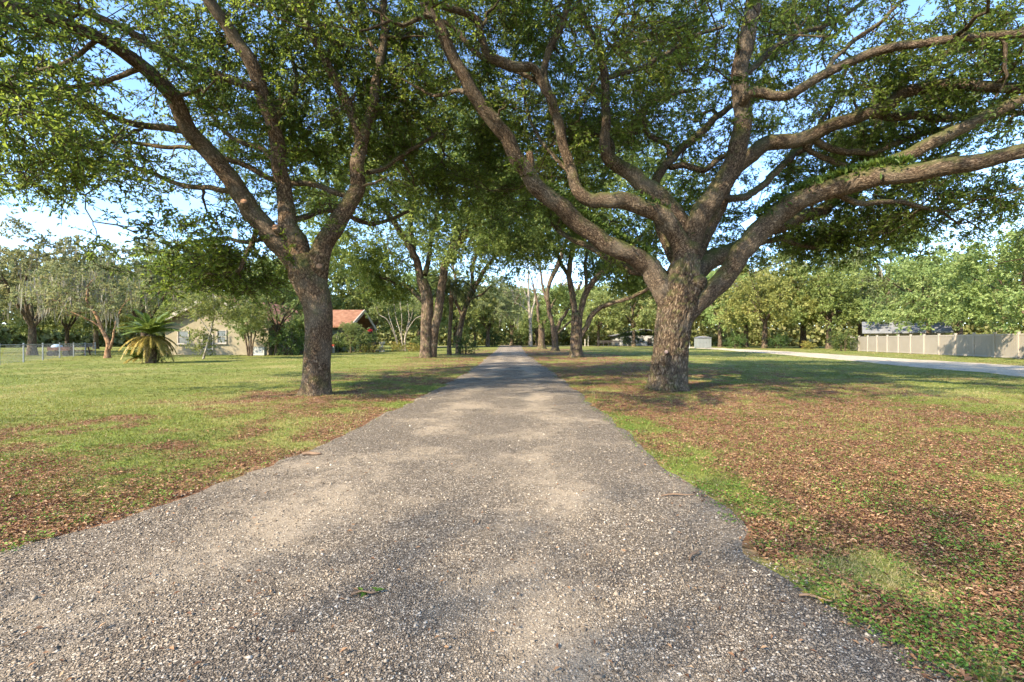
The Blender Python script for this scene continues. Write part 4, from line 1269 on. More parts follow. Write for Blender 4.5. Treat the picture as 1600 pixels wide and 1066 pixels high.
def window(xc, z0, w, h, y, glass=M['glass'], fr=M['trim']):
    f = MB()
    for dx in (-w / 2 - .04, w / 2 + .04):
        f.box((xc + dx, y - .03, z0 + h / 2), (.08, .12, h + .16))
    for dz in (-.04, h + .04):
        f.box((xc, y - .034, z0 + dz), (w, .112, .08))
    f.box((xc, y - .03, z0 + h / 2), (w, .06, .05))
    f.box((xc, y - .09, z0 - .11), (w + .3, .2, .06))
    o = hpart(f, 'window', fr)
    hpart(MB().box((xc, y - .008, z0 + h / 2), (w - .004, .012, h - .004)), 'pane', glass, o)


window(gx(347, 44), 1.15, .75, 1.1, 44)
window(gx(325, 44), .62, .9, 1.25, 44, M['dark'])
window(gx(287, 44), 1.1, .9, 1.1, 44)
window(-20.95, .9, 1.0, 1.2, 55.2)
hpart(MB().box((gx(390, 44), 43.95, .9), (.12, .1, 1.8)), 'downpipe', M['trim'])

o = empty('wall_box', (gx(406, 43), 43, 0))
tag(o, 'white utility box on the ground at the foot of the house wall', 'box')
MB().box((0, 0, .38), (1.05, .5, .76)).build('case', M['white'], o, .02)
MB().box((0, 0, .785), (1.12, .56, .04)).build('lid', M['trim'], o, .01)
MB().box((.2, -.265, .4), (.3, .025, .35)).build('vent_cover', M['metal'], o)

# urn, basket, post in front of the porch
o = empty('garden_urn', (gx(597, 57), 57, 0))
tag(o, 'white garden urn on a pedestal right of the porch', 'urn')
MB().box((0, 0, .07), (.62, .62, .14)).box((0, 0, .36), (.46, .46, .44)).box((0, 0, .605), (.56, .56, .05)).build('pedestal', M['white'], o, .015)
MB().lathe([(.0, .63), (.17, .63), (.10, .70), (.09, .76), (.24, .88), (.34, 1.02), (.36, 1.13), (.40, 1.17), (.38, 1.19), (.31, 1.15), (.0, 1.08)], (0, 0, 0), 24).build('bowl', M['white'], o, smooth=True)
o = empty('hanging_basket', (gx(578, 54), 54, 0))
tag(o, 'round basket of red flowers hanging on a hook by the porch gable', 'flower basket')
MB().rod((.32, 0, 0), (.32, 0, 2.75), .02).rod((.32, 0, 2.75), (.16, 0, 2.95), .018).rod((.16, 0, 2.95), (0, 0, 2.85), .018).build('hook_pole', M['dark'], o)
MB().lathe([(0, 2.12), (.16, 2.14), (.27, 2.26), (.29, 2.36), (.24, 2.36)], (0, 0, 0), 20).build('basket', M['wood_dark'], o, smooth=True)
MB().rod((0, 0, 2.85), (-.25, 0, 2.37), .008).rod((0, 0, 2.85), (.25, 0, 2.37), .008).build('hanger', M['dark'], o)
p = blob(rng, 420, (0, 0, 2.42), (.26, .26, .24))
V, T, ti = leaf_mesh(p, rng.normal(size=(420, 3)), .11, .8, rng)
ac = Acc(); ac.add(V, T=T, tint=ti)
M['red_flower'] = mat_leaf('red_flower', [(0, (.30, .01, .015)), (.8, (.55, .03, .03)), (1, (.05, .10, .02))], .25)
link('flowers', ac.mesh('flowers'), M['red_flower'], o)
o = empty('garden_post', (gx(521, 52), 52, 0))
tag(o, 'short white garden post with a red cap beside the left oak trunk', 'post')
MB().box((0, 0, .36), (.22, .22, .72)).build('shaft', M['white'], o, .015)
MB().box((0, 0, .82), (.24, .24, .20)).prism([(-.14, .923), (.14, .923), (0, 1.0)], -.13, .13).build('cap', M['red'], o)

# --- wire fence at far left, table and cart behind it
o = empty('wire_fence', (-32, 33, 0))
tag(o, 'low chain link fence with metal posts at the far left', 'fence')
line = [(-27.6, 25.5), (-29.7, 28.8), (-31.9, 32.2), (-34.0, 35.6), (-36.1, 39.0), (-38.2, 42.4), (-40.3, 45.8)]
for i, (x, y) in enumerate(line):
    MB().rod((x + 32, y - 33, 0), (x + 32, y - 33, 1.12), .038, 10).lathe([(.045, 1.123), (.04, 1.16), (0, 1.18)], (x + 32, y - 33, 0), 10).build('post', M['metal'], o)
a, b_ = np.array([*line[0], 1.08]), np.array([*line[-1], 1.08])
off = np.array([32, -33, 0])
MB().rod(a + off + (0, -.045, 0), b_ + off + (0, -.045, 0), .022).build('top_rail', M['metal'], o)
Lf = np.linalg.norm(b_ - a)
q = (b_ - a) / Lf
nn = int(Lf / .11)
Pm = []
for i in range(-10, nn):
    for sgn in (1, -1):
        s0, s1 = i * .11, i * .11 + 1.0
        z0, z1 = (.06, 1.06) if sgn > 0 else (1.06, .06)
        if s0 < 0 or s1 > Lf: continue
        Pm.append([a + q * s0 + (0, .005 * sgn, z0 - 1.08), a + q * s1 + (0, .005 * sgn, z1 - 1.08)])
V, Q, _ = multi_tubes(np.array(Pm) + off, np.full((len(Pm), 2), .0022), 3)
link('wire_mesh', mesh_np('wire_mesh', V, [Q]), M['metal'], o)

o = empty('picnic_table', (gx(122, 43), 43, 0), .3)
tag(o, 'dark reddish picnic table under the mossy oaks behind the wire fence', 'table')
MB().box((0, -.3, .75), (1.9, .22, .04)).box((0, -.06, .75), (1.9, .22, .04)).box((0, .18, .75), (1.9, .22, .04)).box((0, .42, .75), (1.9, .22, .04)).build('table_top', M['wood_red'], o, .006)
for yy in (-.75, .87):
    MB().box((0, yy, .44), (1.9, .26, .04)).build('bench', M['wood_red'], o, .006)
for xx in (-.65, .65):
    MB().box((xx, -.28, .36), (.08, .06, .8), 0, ('X', -.45)).box((xx, .40, .36), (.08, .06, .8), 0, ('X', .45)).box((xx, .06, .39), (.06, 1.7, .06)).build('leg', M['wood_red'], o)
o = empty('garden_cart', (gx(95, 41), 41, 0), .4)
tag(o, 'low reddish cart with a pale blue bundle behind the wire fence', 'cart')
MB().box((0, 0, .52), (1.5, .85, .06)).box((0, -.41, .66), (1.5, .03, .22)).box((0, .41, .66), (1.5, .03, .22)).box((.735, 0, .66), (.03, .79, .22)).box((-.735, 0, .66), (.03, .79, .22)).build('tray', M['wood_red'], o)
for xx in (-.5, .5):
    for yy in (-.5, .5):
        m = MB(); m.prism([(xx + .24 * math.cos(t), .24 + .24 * math.sin(t)) for t in np.linspace(0, 2 * math.pi, 18, endpoint=False)], yy - .05, yy + .05); m.build('wheel', M['dark'], o)
MB().lathe([(0, .56), (.36, .56), (.42, .72), (.34, .92), (.16, 1.02), (0, 1.04)], (-.25, 0, 0), 14).build('bundle', M['blue_pale'], o, smooth=True)

# --- beige vinyl fence at right
o = empty('vinyl_fence', (40, 45, 0))
tag(o, 'beige vinyl privacy fence on the far side of the pale road at right', 'fence')
A_, B_ = np.array([34.6, 25.4]), np.array([45.4, 64.1])
dv = (B_ - A_); Lf = np.linalg.norm(dv); dv /= Lf
ang = math.atan2(dv[1], dv[0])
sp = 2.44
npan = int(Lf / sp)
for i in range(npan + 1):
    p = A_ + dv * i * sp - (40, 45)
    MB().box((p[0], p[1], .97), (.15, .15, 1.94), ang).box((p[0], p[1], 1.965), (.19, .19, .05), ang).build('post', M['vinyl_cap'], o, .008)
    if i < npan:
        c = A_ + dv * (i + .5) * sp - (40, 45)
        m = MB()
        nb = 8
        for k in range(nb):
            cc = c + dv * ((k + .5) / nb - .5) * (sp - .16)
            m.box((cc[0], cc[1], .93), ((sp - .16) / nb - .008, .03, 1.62), ang)
        m.build('panel', M['vinyl'], o)
        MB().box((c[0], c[1], 1.79), (sp - .17, .06, .13), ang).build('rail', M['vinyl_cap'], o)
        MB().box((c[0], c[1], .10), (sp - .17, .06, .13), ang).build('rail', M['vinyl_cap'], o)

# --- houses far right and behind the road
o = empty('grey_roofed_house', (56.2, 68, 0), .95)
tag(o, 'low house with a grey gabled roof showing over the beige fence', 'house')
MB().prism([(-3.3, 0), (3.3, 0), (3.3, 2.6), (0, 3.95), (-3.3, 2.6)], -4, 4).build('wall', M['stucco'], o)
MB().prism([(-3.9, 2.37), (0, 3.97), (0, 4.15), (-3.9, 2.55)], -4.8, 4.8).build('roof', M['grey_roof'], o)
MB().prism([(.004, 3.97), (3.9, 2.37), (3.9, 2.55), (.004, 4.15)], -4.8, 4.8).build('roof', M['grey_roof'], o)
for xx in (-1.7, 1.6):
    w = MB().box((xx, -4.02, 1.5), (1.5, .1, 1.2)).build('window', M['white'], o)
    MB().box((xx, -4.08, 1.5), (1.3, .03, 1.0)).build('pane', M['glass'], w)
o = empty('white_house', (gx(1000, 138), 138, 0))
tag(o, 'small white house glimpsed under the pale green trees behind the dark rail', 'house')
MB().box((0, 0, 1.4), (16, 8, 2.8)).build('wall', M['white'], o)
MB().prism([(-9, 2.7), (0, 4.6), (9, 2.7), (9, 2.85), (0, 4.8), (-9, 2.85)], -4.7, 4.7).build('roof', M['grey_roof'], o)
for xx in (-5, -1, 4.4):
    w = MB().box((xx, -4.03, 1.5), (1.8, .1, 1.4)).build('window', M['trim'], o)
    MB().box((xx, -4.09, 1.5), (1.6, .03, 1.2)).build('pane', M['glass'], w)
MB().box((1.6, -4.03, 1.05), (1.1, .1, 2.1)).build('door', M['wood_dark'], o)

o = empty('utility_shed', (gx(1098, 86), 86, 0), .1)
tag(o, 'pale grey utility shed at the wood edge beyond the road', 'shed')
MB().box((0, 0, .95), (2.5, 1.5, 1.9)).build('body', M['shed'], o, .02)
MB().prism([(-1.4, 1.903), (1.4, 1.903), (0, 2.2)], -.9, .9).build('roof', M['grey_roof'], o)
MB().box((.55, -.77, .9), (.8, .05, 1.6)).build('door', M['shed'], o, .01)
MB().rod((.25, -.82, .9), (.25, -.82, 1.05), .02).build('handle', M['dark'], o)
for (px, d_, hh, lab) in [(1075, 84, 1.9, 'thick white gate post beside the right oak trunk'), (914, 112, 1.7, 'pale post at the road edge right of the three-limbed oak'), (919, 116, 2.6, 'taller pale post behind the road right of the three-limbed oak'), (1046, 98, 1.5, 'low pale post touching the left edge of the massive oak trunk')]:
    o = empty('road_post', (gx(px, d_), d_, 0))
    tag(o, lab, 'post', 'pale posts along the road')
    w = .5 if px == 1075 else .22
    MB().box((0, 0, hh / 2), (w, w, hh)).build('shaft', M['white'] if px == 1075 else M['wood_pale'], o, .02)
    MB().prism([(-w * .6, hh + .003), (w * .6, hh + .003), (0, hh + w * .5)], -w * .6, w * .6).build('cap', M['white'] if px == 1075 else M['wood_pale'], o)
o = empty('hitching_rail', (gx(951, 108), 108, 0))
tag(o, 'dark wooden rail on five legs at the near edge of the pale road', 'rail')
for i in range(5):
    MB().box((-2.4 + i * 1.2, 0, .55), (.14, .14, 1.1)).build('leg', M['wood_dark'], o)
MB().box((0, 0, 1.25), (5.3, .3, .29)).build('top_beam', M['wood_dark'], o, .02)
MB().box((0, -.11, .88), (5.0, .05, .14)).build('side_rail', M['wood_dark'], o)


# ------------------------------------------------------------------ ground
TREES = [(-4.75, 11.5), (4.2, 12.7), (-6.6, 37), (-4.2, 47), (5.1, 38), (5.6, 62)]


def road_l(y):
    return -1.72 - 1.75 * np.exp(-(np.maximum(y, 1.2) - 2) / 4.5) - .0068 * y - .012 * np.maximum(y - 60, 0)


def road_r(y):
    return 1.74 - .0045 * y + .020 * np.maximum(y - 55, 0)


def edge_wob(y, s):
    return (fbm2(y, y * 0 + s, 1.1, 31, 3) - .5) * .42 + (fbm2(y, y * 0 + s, .3, 37, 2) - .5) * .35 + (fbm2(y, y * 0 + s, 4.5, 41, 2) - .5) * .16


def zground(x, y):
    return (fbm2(x, y, .35, 2, 3) - .5) * .05


def side_edges(y):
    yl = np.interp(y, [-30, 5, 17, 45, 80, 120, 160], [12, 15.2, 18.6, 25.6, 32.5, 36, 37.5])
    yr = np.interp(y, [-30, 5, 24.7, 55, 90, 120, 160], [18.5, 21.5, 26.6, 33.2, 38.6, 41.5, 44])
    return yl, yr


def litter_at(x, y):
    ul = road_l(y) - x
    ur = x - road_r(y)
    n1 = fbm2(x, y, .55, 6, 4)
    n2 = fbm2(x, y, 2.2, 9, 3)
    right = 1 - sstep(4.2, 11.0, ur + (n1 - .5) * 3)
    left = 1 - sstep(1.6, 8.0, ul + (n1 - .5) * 5.5)
    b = np.where(ur > 0, right, np.where(ul > 0, left * .72, 1))
    b = b * (1 - .75 * sstep(55, 95, y))
    b = b * .93 + np.where(ur > 0, .30, .12) * (1 - b)
    for tx, ty in TREES:
        dd = np.hypot(x - tx, (y - ty))
        b = np.maximum(b, .95 * (1 - sstep(1.0, 3.0, dd)))
    edge = np.minimum(np.abs(ul), np.abs(ur))
    b = b - .22 * (1 - sstep(.15, .6, edge)) * sstep(.52, .66, fbm2(x, y, .8, 51, 3))
    return np.clip(b * .79 + (n1 - .5) * 1.4 * b + (n2 - .5) * 1.6 * np.clip(b * 2, 0, 1) + np.where((ur > .5) & (ur < 4.5), .16, 0) * (1 - sstep(6, 14, y)), 0, 1)


def axis_coords(lo, hi, a, b, step, grow=1.12):
    c = list(np.arange(a, b + 1e-6, step))
    s = step
    while c[-1] < hi:
        s *= grow
        c.append(c[-1] + s)
    s = step
    while c[0] > lo:
        s *= grow
        c.insert(0, c[0] - s)
    return np.array(c)


xs = axis_coords(-420, 420, -12, 14, .11)
ys = axis_coords(-60, 460, 0, 20, .12, 1.05)
GX, GY = np.meshgrid(xs, ys)
GZ = zground(GX, GY) * (1 - .6 * sstep(60, 200, np.hypot(GX, GY)))
near = (1 - sstep(16, 34, np.hypot(GX, GY)))
GZ = GZ + near * (fbm2(GX, GY, 5., 3, 3) - .5) * .035
ny, nx = GX.shape
i = (np.arange(ny - 1)[:, None] * nx + np.arange(nx - 1)[None, :])
Fq = np.stack([i, i + 1, i + nx + 1, i + nx], -1).reshape(-1, 4)
me = mesh_np('ground', np.stack([GX, GY, GZ], -1).reshape(-1, 3), [Fq], {'litter': litter_at(GX.ravel(), GY.ravel())})


def mat_ground():
    k = NT('ground')
    geo = k.n('ShaderNodeNewGeometry')
    P = geo.outputs['Position']
    a = k.n('ShaderNodeAttribute', attribute_name='litter').outputs['Fac']
    n1 = k.noise(P, .35, 5)
    n2 = k.noise(P, 3.2, 5, .65)
    n3 = k.noise(P, 26., 4, .7)
    g = k.ramp(n2, [(.25, (.075, .095, .018)), (.5, (.145, .17, .032)), (.75, (.235, .23, .06))])
    g = k.mix(k.math('MULTIPLY', k.math('SUBTRACT', n1, .44), 4.5, True), g, (.33, .265, .10))
    g = k.mix(.5, g, k.ramp(n3, [(.3, (.05, .075, .014)), (.7, (.23, .25, .055))]))
    vo = k.n('ShaderNodeTexVoronoi', feature='F1')
    vo.inputs['Scale'].default_value = 17
    wp = k.n('ShaderNodeVectorMath', operation='MULTIPLY_ADD')
    nv = k.n('ShaderNodeTexNoise'); nv.inputs['Scale'].default_value = 9
    k.l(P, nv.inputs['Vector'])
    k.l(nv.outputs['Color'], wp.inputs[0]); wp.inputs[1].default_value = (.12, .12, 0); k.l(P, wp.inputs[2])
    k.l(wp.outputs[0], vo.inputs['Vector'])
    sp = k.n('ShaderNodeSeparateColor'); k.l(vo.outputs['Color'], sp.inputs[0])
    lc = k.ramp(sp.outputs[0], [(0, (.085, .040, .022)), (.4, (.165, .08, .042)), (.7, (.245, .13, .07)), (.95, (.35, .22, .125))])
    lc = k.mix(k.math('MULTIPLY', n3, .6), lc, (.14, .075, .042))
    f = k.math('ADD', a, k.math('MULTIPLY', k.math('SUBTRACT', n3, .5), 1.1))
    f = k.math('MULTIPLY', k.math('SUBTRACT', f, .28), 2.3, True)
    c = k.mix(f, g, lc)
    return k.done(k.bsdf(c, .95, .1, k.math('ADD', n3, k.math('MULTIPLY', vo.outputs['Distance'], .8)), .7, .03))


M['ground'] = mat_ground()
tag(link('ground', me, M['ground'], None, True), kind='structure')

# driveway sheet
yy = axis_coords(-30, 152, 0, 16, .10, 1.04)
tt = np.linspace(0, 1, 45)
L_ = road_l(yy) + edge_wob(yy, 3.)
R_ = road_r(yy) + edge_wob(yy, 9.)
DX = L_[:, None] + (R_ - L_)[:, None] * tt[None]
DY = np.repeat(yy[:, None], 45, 1)
crown = .035 * (1 - (2 * tt - 1) ** 4)
DZ = zground(DX, DY) * (1 - .6 * sstep(60, 200, np.hypot(DX, DY))) + .020 + crown[None]
DZ = DZ + (1 - sstep(16, 34, np.hypot(DX, DY))) * (fbm2(DX, DY, 2.4, 3, 3) - .5) * .03
DZ[:, 0] -= .05; DZ[:, -1] -= .05
my = len(yy)
i = (np.arange(my - 1)[:, None] * 45 + np.arange(44)[None, :])
Fq = np.stack([i, i + 1, i + 46, i + 45], -1).reshape(-1, 4)
me = mesh_np('driveway', np.stack([DX, DY, DZ], -1).reshape(-1, 3), [Fq], {'track': (np.exp(-((tt - .30) / .10) ** 2) + np.exp(-((tt - .70) / .10) ** 2))[None].repeat(my, 0).ravel()})


def zroad(x, y):
    l, r = road_l(y), road_r(y)
    t = np.clip((x - l) / (r - l), 0, 1)
    return zground(x, y) + .020 + .035 * (1 - (2 * t - 1) ** 4) + (1 - sstep(16, 34, np.hypot(x, y))) * (fbm2(x, y, 2.4, 3, 3) - .5) * .03


def mat_gravel(name, cols, fines, sc=62., fl=.42):
    k = NT(name)
    geo = k.n('ShaderNodeNewGeometry')
    P = geo.outputs['Position']
    vo = k.n('ShaderNodeTexVoronoi', feature='F1'); vo.inputs['Scale'].default_value = sc
    ve = k.n('ShaderNodeTexVoronoi', feature='DISTANCE_TO_EDGE'); ve.inputs['Scale'].default_value = sc
    k.l(P, vo.inputs['Vector']); k.l(P, ve.inputs['Vector'])
    sp = k.n('ShaderNodeSeparateColor'); k.l(vo.outputs['Color'], sp.inputs[0])
    st = k.ramp(sp.outputs[0], cols)
    ed = k.math('MULTIPLY', ve.outputs['Distance'], 7., True)
    st = k.mix(ed, (.085, .070, .055), st)
    n1 = k.noise(P, .75, 5, .6)
    n2 = k.noise(P, 9., 5, .7)
    n3 = k.noise(P, 120., 3, .7)
    tr = k.n('ShaderNodeAttribute', attribute_name='track').outputs['Fac']
    n1 = k.math('ADD', n1, k.math('MULTIPLY', k.math('SUBTRACT', tr, .45), .12))
    fm = k.math('MULTIPLY', k.math('SUBTRACT', k.math('ADD', n1, k.math('MULTIPLY', k.math('SUBTRACT', n2, .5), .55)), fl), 5., True)
    fc = k.ramp(n3, [(.25, tuple(v * .62 for v in fines)), (.75, tuple(min(1, v * 1.2) for v in fines))])
    c = k.mix(k.math('MULTIPLY', fm, .60), st, fc)
    h = k.math('ADD', k.math('MULTIPLY', k.math('POWER', ed, .5), k.math('SUBTRACT', 1.0, k.math('MULTIPLY', fm, .75))), k.math('MULTIPLY', n3, .25))
    return k.done(k.bsdf(c, .9, .2, h, .9, .012))


ST = [(0, (.105, .080, .056)), (.3, (.178, .138, .098)), (.6, (.265, .210, .150)), (.9, (.385, .312, .228)), (1, (.56, .48, .375))]
M['gravel'] = mat_gravel('gravel', ST, (.42, .33, .225), 80, .45)
M['pale_road'] = mat_gravel('pale_road', [(0, (.40, .36, .29)), (1, (.60, .49, .34))], (.60, .475, .31), 30, .3)
tag(link('driveway', me, M['gravel'], None, True), kind='structure')

# pale side road, joining across the end of the drive
yy = np.linspace(-30, 160, 260)
l, r = side_edges(yy)
l = l + (fbm2(yy, yy * 0, .35, 4, 3) - .5) * .9
r = r + (fbm2(yy, yy * 0 + 7, .35, 4, 3) - .5) * .9
tt = np.linspace(0, 1, 14)
DX = l[:, None] + (r - l)[:, None] * tt
DY = np.repeat(yy[:, None], 14, 1)
DZ = zground(DX, DY) * .7 + .035
DZ[:, 0] -= .05; DZ[:, -1] -= .05
i = (np.arange(259)[:, None] * 14 + np.arange(13)[None, :])
Fq = np.stack([i, i + 1, i + 15, i + 14], -1).reshape(-1, 4)
acc = Acc()
acc.add(np.stack([DX, DY, DZ], -1).reshape(-1, 3), Q=Fq)
xx = np.linspace(-24, 37.3, 90)
tt = np.linspace(0, 1, 6)
DX = np.repeat(xx[:, None], 6, 1)
DY = (112 + 6 * np.sin(xx * .05))[:, None] + tt[None] * 7
DZ = zground(DX, DY) * .7 + .045
i = (np.arange(89)[:, None] * 6 + np.arange(5)[None, :])
acc.add(np.stack([DX, DY, DZ], -1).reshape(-1, 3), Q=np.stack([i, i + 1, i + 7, i + 6], -1).reshape(-1, 4))
tag(link('side_road', acc.mesh('side_road'), M['pale_road'], None, True), kind='structure')


# ------------------------------------------------------------------ what lies on the ground
def sample_ground(n, y0, y1, rng, p=2., wide=1.3):
    """More points where the ground is near, thinning with distance."""
    u = rng.random(n)
    if p == 1:
        y = y0 * (y1 / y0) ** u
    else:
        a = 1 - p
        y = (y0 ** a + u * (y1 ** a - y0 ** a)) ** (1 / a)
    x = rng.uniform(-1, 1, n) * (wide * y + 3.0)
    return x, y


def on_road(x, y, pad=0.):
    return (x > road_l(y) + edge_wob(y, 3.) - pad) & (x < road_r(y) + edge_wob(y, 9.) + pad)


def on_side(x, y):
    l, r = side_edges(y)
    return (x > l) & (x < r)


def zany(x, y):
    zg = zground(x, y) + (1 - sstep(16, 34, np.hypot(x, y))) * (fbm2(x, y, 5., 3, 3) - .5) * .035
    return np.where(on_road(x, y), zroad(x, y), zg)


rng = np.random.default_rng(101)
# loose stones
x, y = sample_ground(190000, 1.1, 16, rng, 1.9, 1.2)
k = on_road(x, y, .25) & (rng.random(len(x)) < np.where(on_road(x, y, -.2), 1, .45))
x, y = x[k], y[k]
n = len(x)
z = zany(x, y)
sz = rng.lognormal(math.log(.0036), .34, n) * (1 + .05 * y)
O = np.array([(1, 0, 0), (-1, 0, 0), (0, 1, 0), (0, -1, 0), (0, 0, 1), (0, 0, -1)], float)
OF = np.array([(0, 2, 4), (2, 1, 4), (1, 3, 4), (3, 0, 4), (2, 0, 5), (1, 2, 5), (3, 1, 5), (0, 3, 5)])
a = rng.uniform(0, 6.28, n)
ca, sa = np.cos(a), np.sin(a)
loc = O[None] * (sz[:, None] * rng.uniform(.6, 1.45, (n, 3)))[:, None, :] * np.array([1.2, 1, .75]) + rng.normal(size=(n, 6, 3)) * (sz * .30)[:, None, None]
V = np.stack([loc[..., 0] * ca[:, None] - loc[..., 1] * sa[:, None] + x[:, None], loc[..., 0] * sa[:, None] + loc[..., 1] * ca[:, None] + y[:, None], loc[..., 2] + (z + sz * .12)[:, None]], -1).reshape(-1, 3)
T = (np.arange(n)[:, None, None] * 6 + OF[None]).reshape(-1, 3)
me = mesh_np('gravel', V, [T], {'tint': np.repeat(rng.random(n), 6)})


def mat_stones():
    k = NT('stones')
    a = k.n('ShaderNodeAttribute', attribute_name='tint')
    return k.done(k.bsdf(k.ramp(a.outputs['Fac'], ST), .85, .25))


tag(link('gravel', me, mat_stones()), 'loose grey and tan gravel strewn over the drive', 'gravel', kind='stuff')

# fallen oak leaves
x, y = sample_ground(480000, 1.6, 48, rng, 1.55, 1.25)
li = litter_at(x, y)
road = on_road(x, y)
k = np.where(road, rng.random(len(x)) < .004 + .20 * (1 - sstep(.0, .28, np.minimum(x - road_l(y), road_r(y) - x))), (rng.random(len(x)) < sstep(.18, .75, li) * .95 + .03)) & ~on_side(x, y)
x, y = x[k], y[k]
n = len(x)
L = rng.uniform(.013, .037, n) * (1 + .03 * y)
a = rng.uniform(0, 6.28, n)
ax = np.stack([np.cos(a), np.sin(a), rng.normal(0, .2, n)], 1)
pos = np.stack([x, y, zany(x, y) + rng.uniform(.004, .022, n)], 1)
V, T, ti = leaf_mesh(pos, ax, L, .40, rng, fold=.5, droop=-.06, up_bias=2.6)
ac = Acc(); ac.add(V, T=T, tint=ti)
tag(link('leaf_litter', ac.mesh('leaf_litter'), M['litter']), 'brown fallen oak leaves covering the ground under the oaks', 'fallen leaves', kind='stuff')

# grass blades in tufts
x, y = sample_ground(190000, 1.8, 75, rng, 1.45, 1.28)
li = litter_at(x, y)
pat = fbm2(x, y, 1.3, 71, 3)
k = (~on_road(x, y, .02)) & (~on_side(x, y)) & (rng.random(len(x)) < np.clip(1.2 - li * .9, .4, 1)) & (pat > .22)
x, y = x[k], y[k]
n = len(x)
nb = 5
hgt = np.repeat(rng.uniform(.014, .040, n) * (.55 + .45 * sstep(2, 9, y) + .020 * y), nb) * rng.uniform(.6, 1.3, n * nb)
bx = np.repeat(x, nb) + rng.normal(0, .022, n * nb) * (1 + .04 * np.repeat(y, nb))
by = np.repeat(y, nb) + rng.normal(0, .022, n * nb) * (1 + .04 * np.repeat(y, nb))
bz = zany(bx, by) - .004
a = rng.uniform(0, 6.28, n * nb)
w = .0028 * (1 + .10 * np.repeat(y, nb))
ln = rng.uniform(.2, 1.3, n * nb) * hgt
b2 = a + rng.uniform(.8, 2.2, n * nb)
V = np.stack([np.stack([bx - np.cos(a) * w, by - np.sin(a) * w, bz], 1), np.stack([bx + np.cos(a) * w, by + np.sin(a) * w, bz], 1),
              np.stack([bx + np.cos(b2) * ln, by + np.sin(b2) * ln, bz + hgt], 1)], 1).reshape(-1, 3)
T = np.arange(n * nb * 3).reshape(-1, 3)
ti = np.repeat(np.clip(np.repeat(fbm2(x, y, .5, 81, 3), nb) * 2.2 - .60 + rng.normal(0, .2, n * nb), 0, 1), 3)
me = mesh_np('grass', V, [T], {'tint': ti})
tag(link('grass', me, M['grass']), 'short patchy green grass on both sides of the drive', 'grass', kind='stuff')

# broad-leaved weeds: patches in the litter and a fringe along the gravel
x, y = sample_ground(90000, 1.8, 30, rng, 1.6, 1.2)
pat = fbm2(x, y, 1.0, 91, 3)
el = np.minimum(np.abs(x - road_l(y)), np.abs(x - road_r(y)))
fr = (1 - sstep(.1, .55, el)) * sstep(.50, .62, fbm2(x, y, .6, 95, 2))
pr = sstep(.46, .70, pat) * .26 + .10 + fr * .24
zone = (x > road_r(y) - .25) & (x < road_r(y) + 7) | (x < road_l(y) + .25) & (x > road_l(y) - 4)
k = (~on_road(x, y, -.22)) & zone & (rng.random(len(x)) < pr)
x, y = x[k], y[k]
n = len(x)
nb = 6
a = np.repeat(rng.uniform(0, 6.28, n), nb) + np.tile(np.arange(nb) * 2.4, n)
st = np.repeat(np.stack([x, y, zany(x, y)], 1), nb, 0)
out = rng.uniform(.004, .030, n * nb)[:, None]
st = st + np.stack([np.cos(a), np.sin(a), np.zeros(n * nb)], 1) * out + np.stack([np.zeros(n * nb)] * 2 + [rng.uniform(.004, .055, n * nb)], 1)
ax = np.stack([np.cos(a), np.sin(a), rng.uniform(-.1, .8, n * nb)], 1)
V, T, ti = leaf_mesh(st, ax, np.repeat(rng.uniform(.009, .024, n) * (1 + .035 * y), nb), .5, rng, up_bias=2.)
ac = Acc(); ac.add(V, T=T, tint=ti)
tag(link('weeds', ac.mesh('weeds'), M['weed']), 'bright green low weeds fringing the gravel and dotting the leaf litter', 'weeds', kind='stuff')

# single fallen things on the drive
M['stick'] = mat_plain('stick', (.22, .14, .085), .9, .35, 12)
for (px, py, dx, dy, L, lab) in [(1060, 784, .95, .10, .30, 'thin straight reddish stick on the right side of the drive'), (1275, 945, .8, -.35, .16, 'short yellow-brown twig at the right edge of the gravel'),
                                 (570, 948, .9, .2, .14, 'short twig with green leaves on the near gravel'), (488, 716, .95, .1, .22, 'flat piece of reddish bark at the left edge of the gravel'),
                                 (1085, 880, .5, .6, .22, 'thin curved pale twig on the near right of the gravel')]:
    d = H * F / (py - CY)
    p = np.array([gx(px, d), d, float(zroad(np.array([gx(px, d)]), np.array([d]))[0]) + .012])
    v = np.array([dx, dy, 0]) * L * .5
    r = .006 if 'bark' not in lab else .018
    o = empty('fallen_twig', tuple(p))
    tag(o, lab, 'twig', 'twigs fallen on the drive')
    V, Q, b, _ = tube([-v, -v * .3 + (0, .012, .006), v * .4 + (0, -.01, .004), v], [r, r * 1.1, r * .9, r * .6], 8, .015, .15, 0, 3)
    link('stem', mesh_np('stem', V, [Q], {'bark': b}), M['stick'], o, True)
    if 'green' in lab or 'yellow' in lab:
        nl = 5
        pp = np.linspace(-.6, 1, nl)[:, None] * v
        V, T, ti = leaf_mesh(pp, np.stack([np.cos(np.arange(nl) * 2.2), np.sin(np.arange(nl) * 2.2), np.full(nl, .25)], 1), .06, .4, rng, up_bias=2)
        ac = Acc(); ac.add(V, T=T, tint=ti)
        link('leaves', ac.mesh('leaves'), M['weed'] if 'green' in lab else M['palm_yellow'], o)

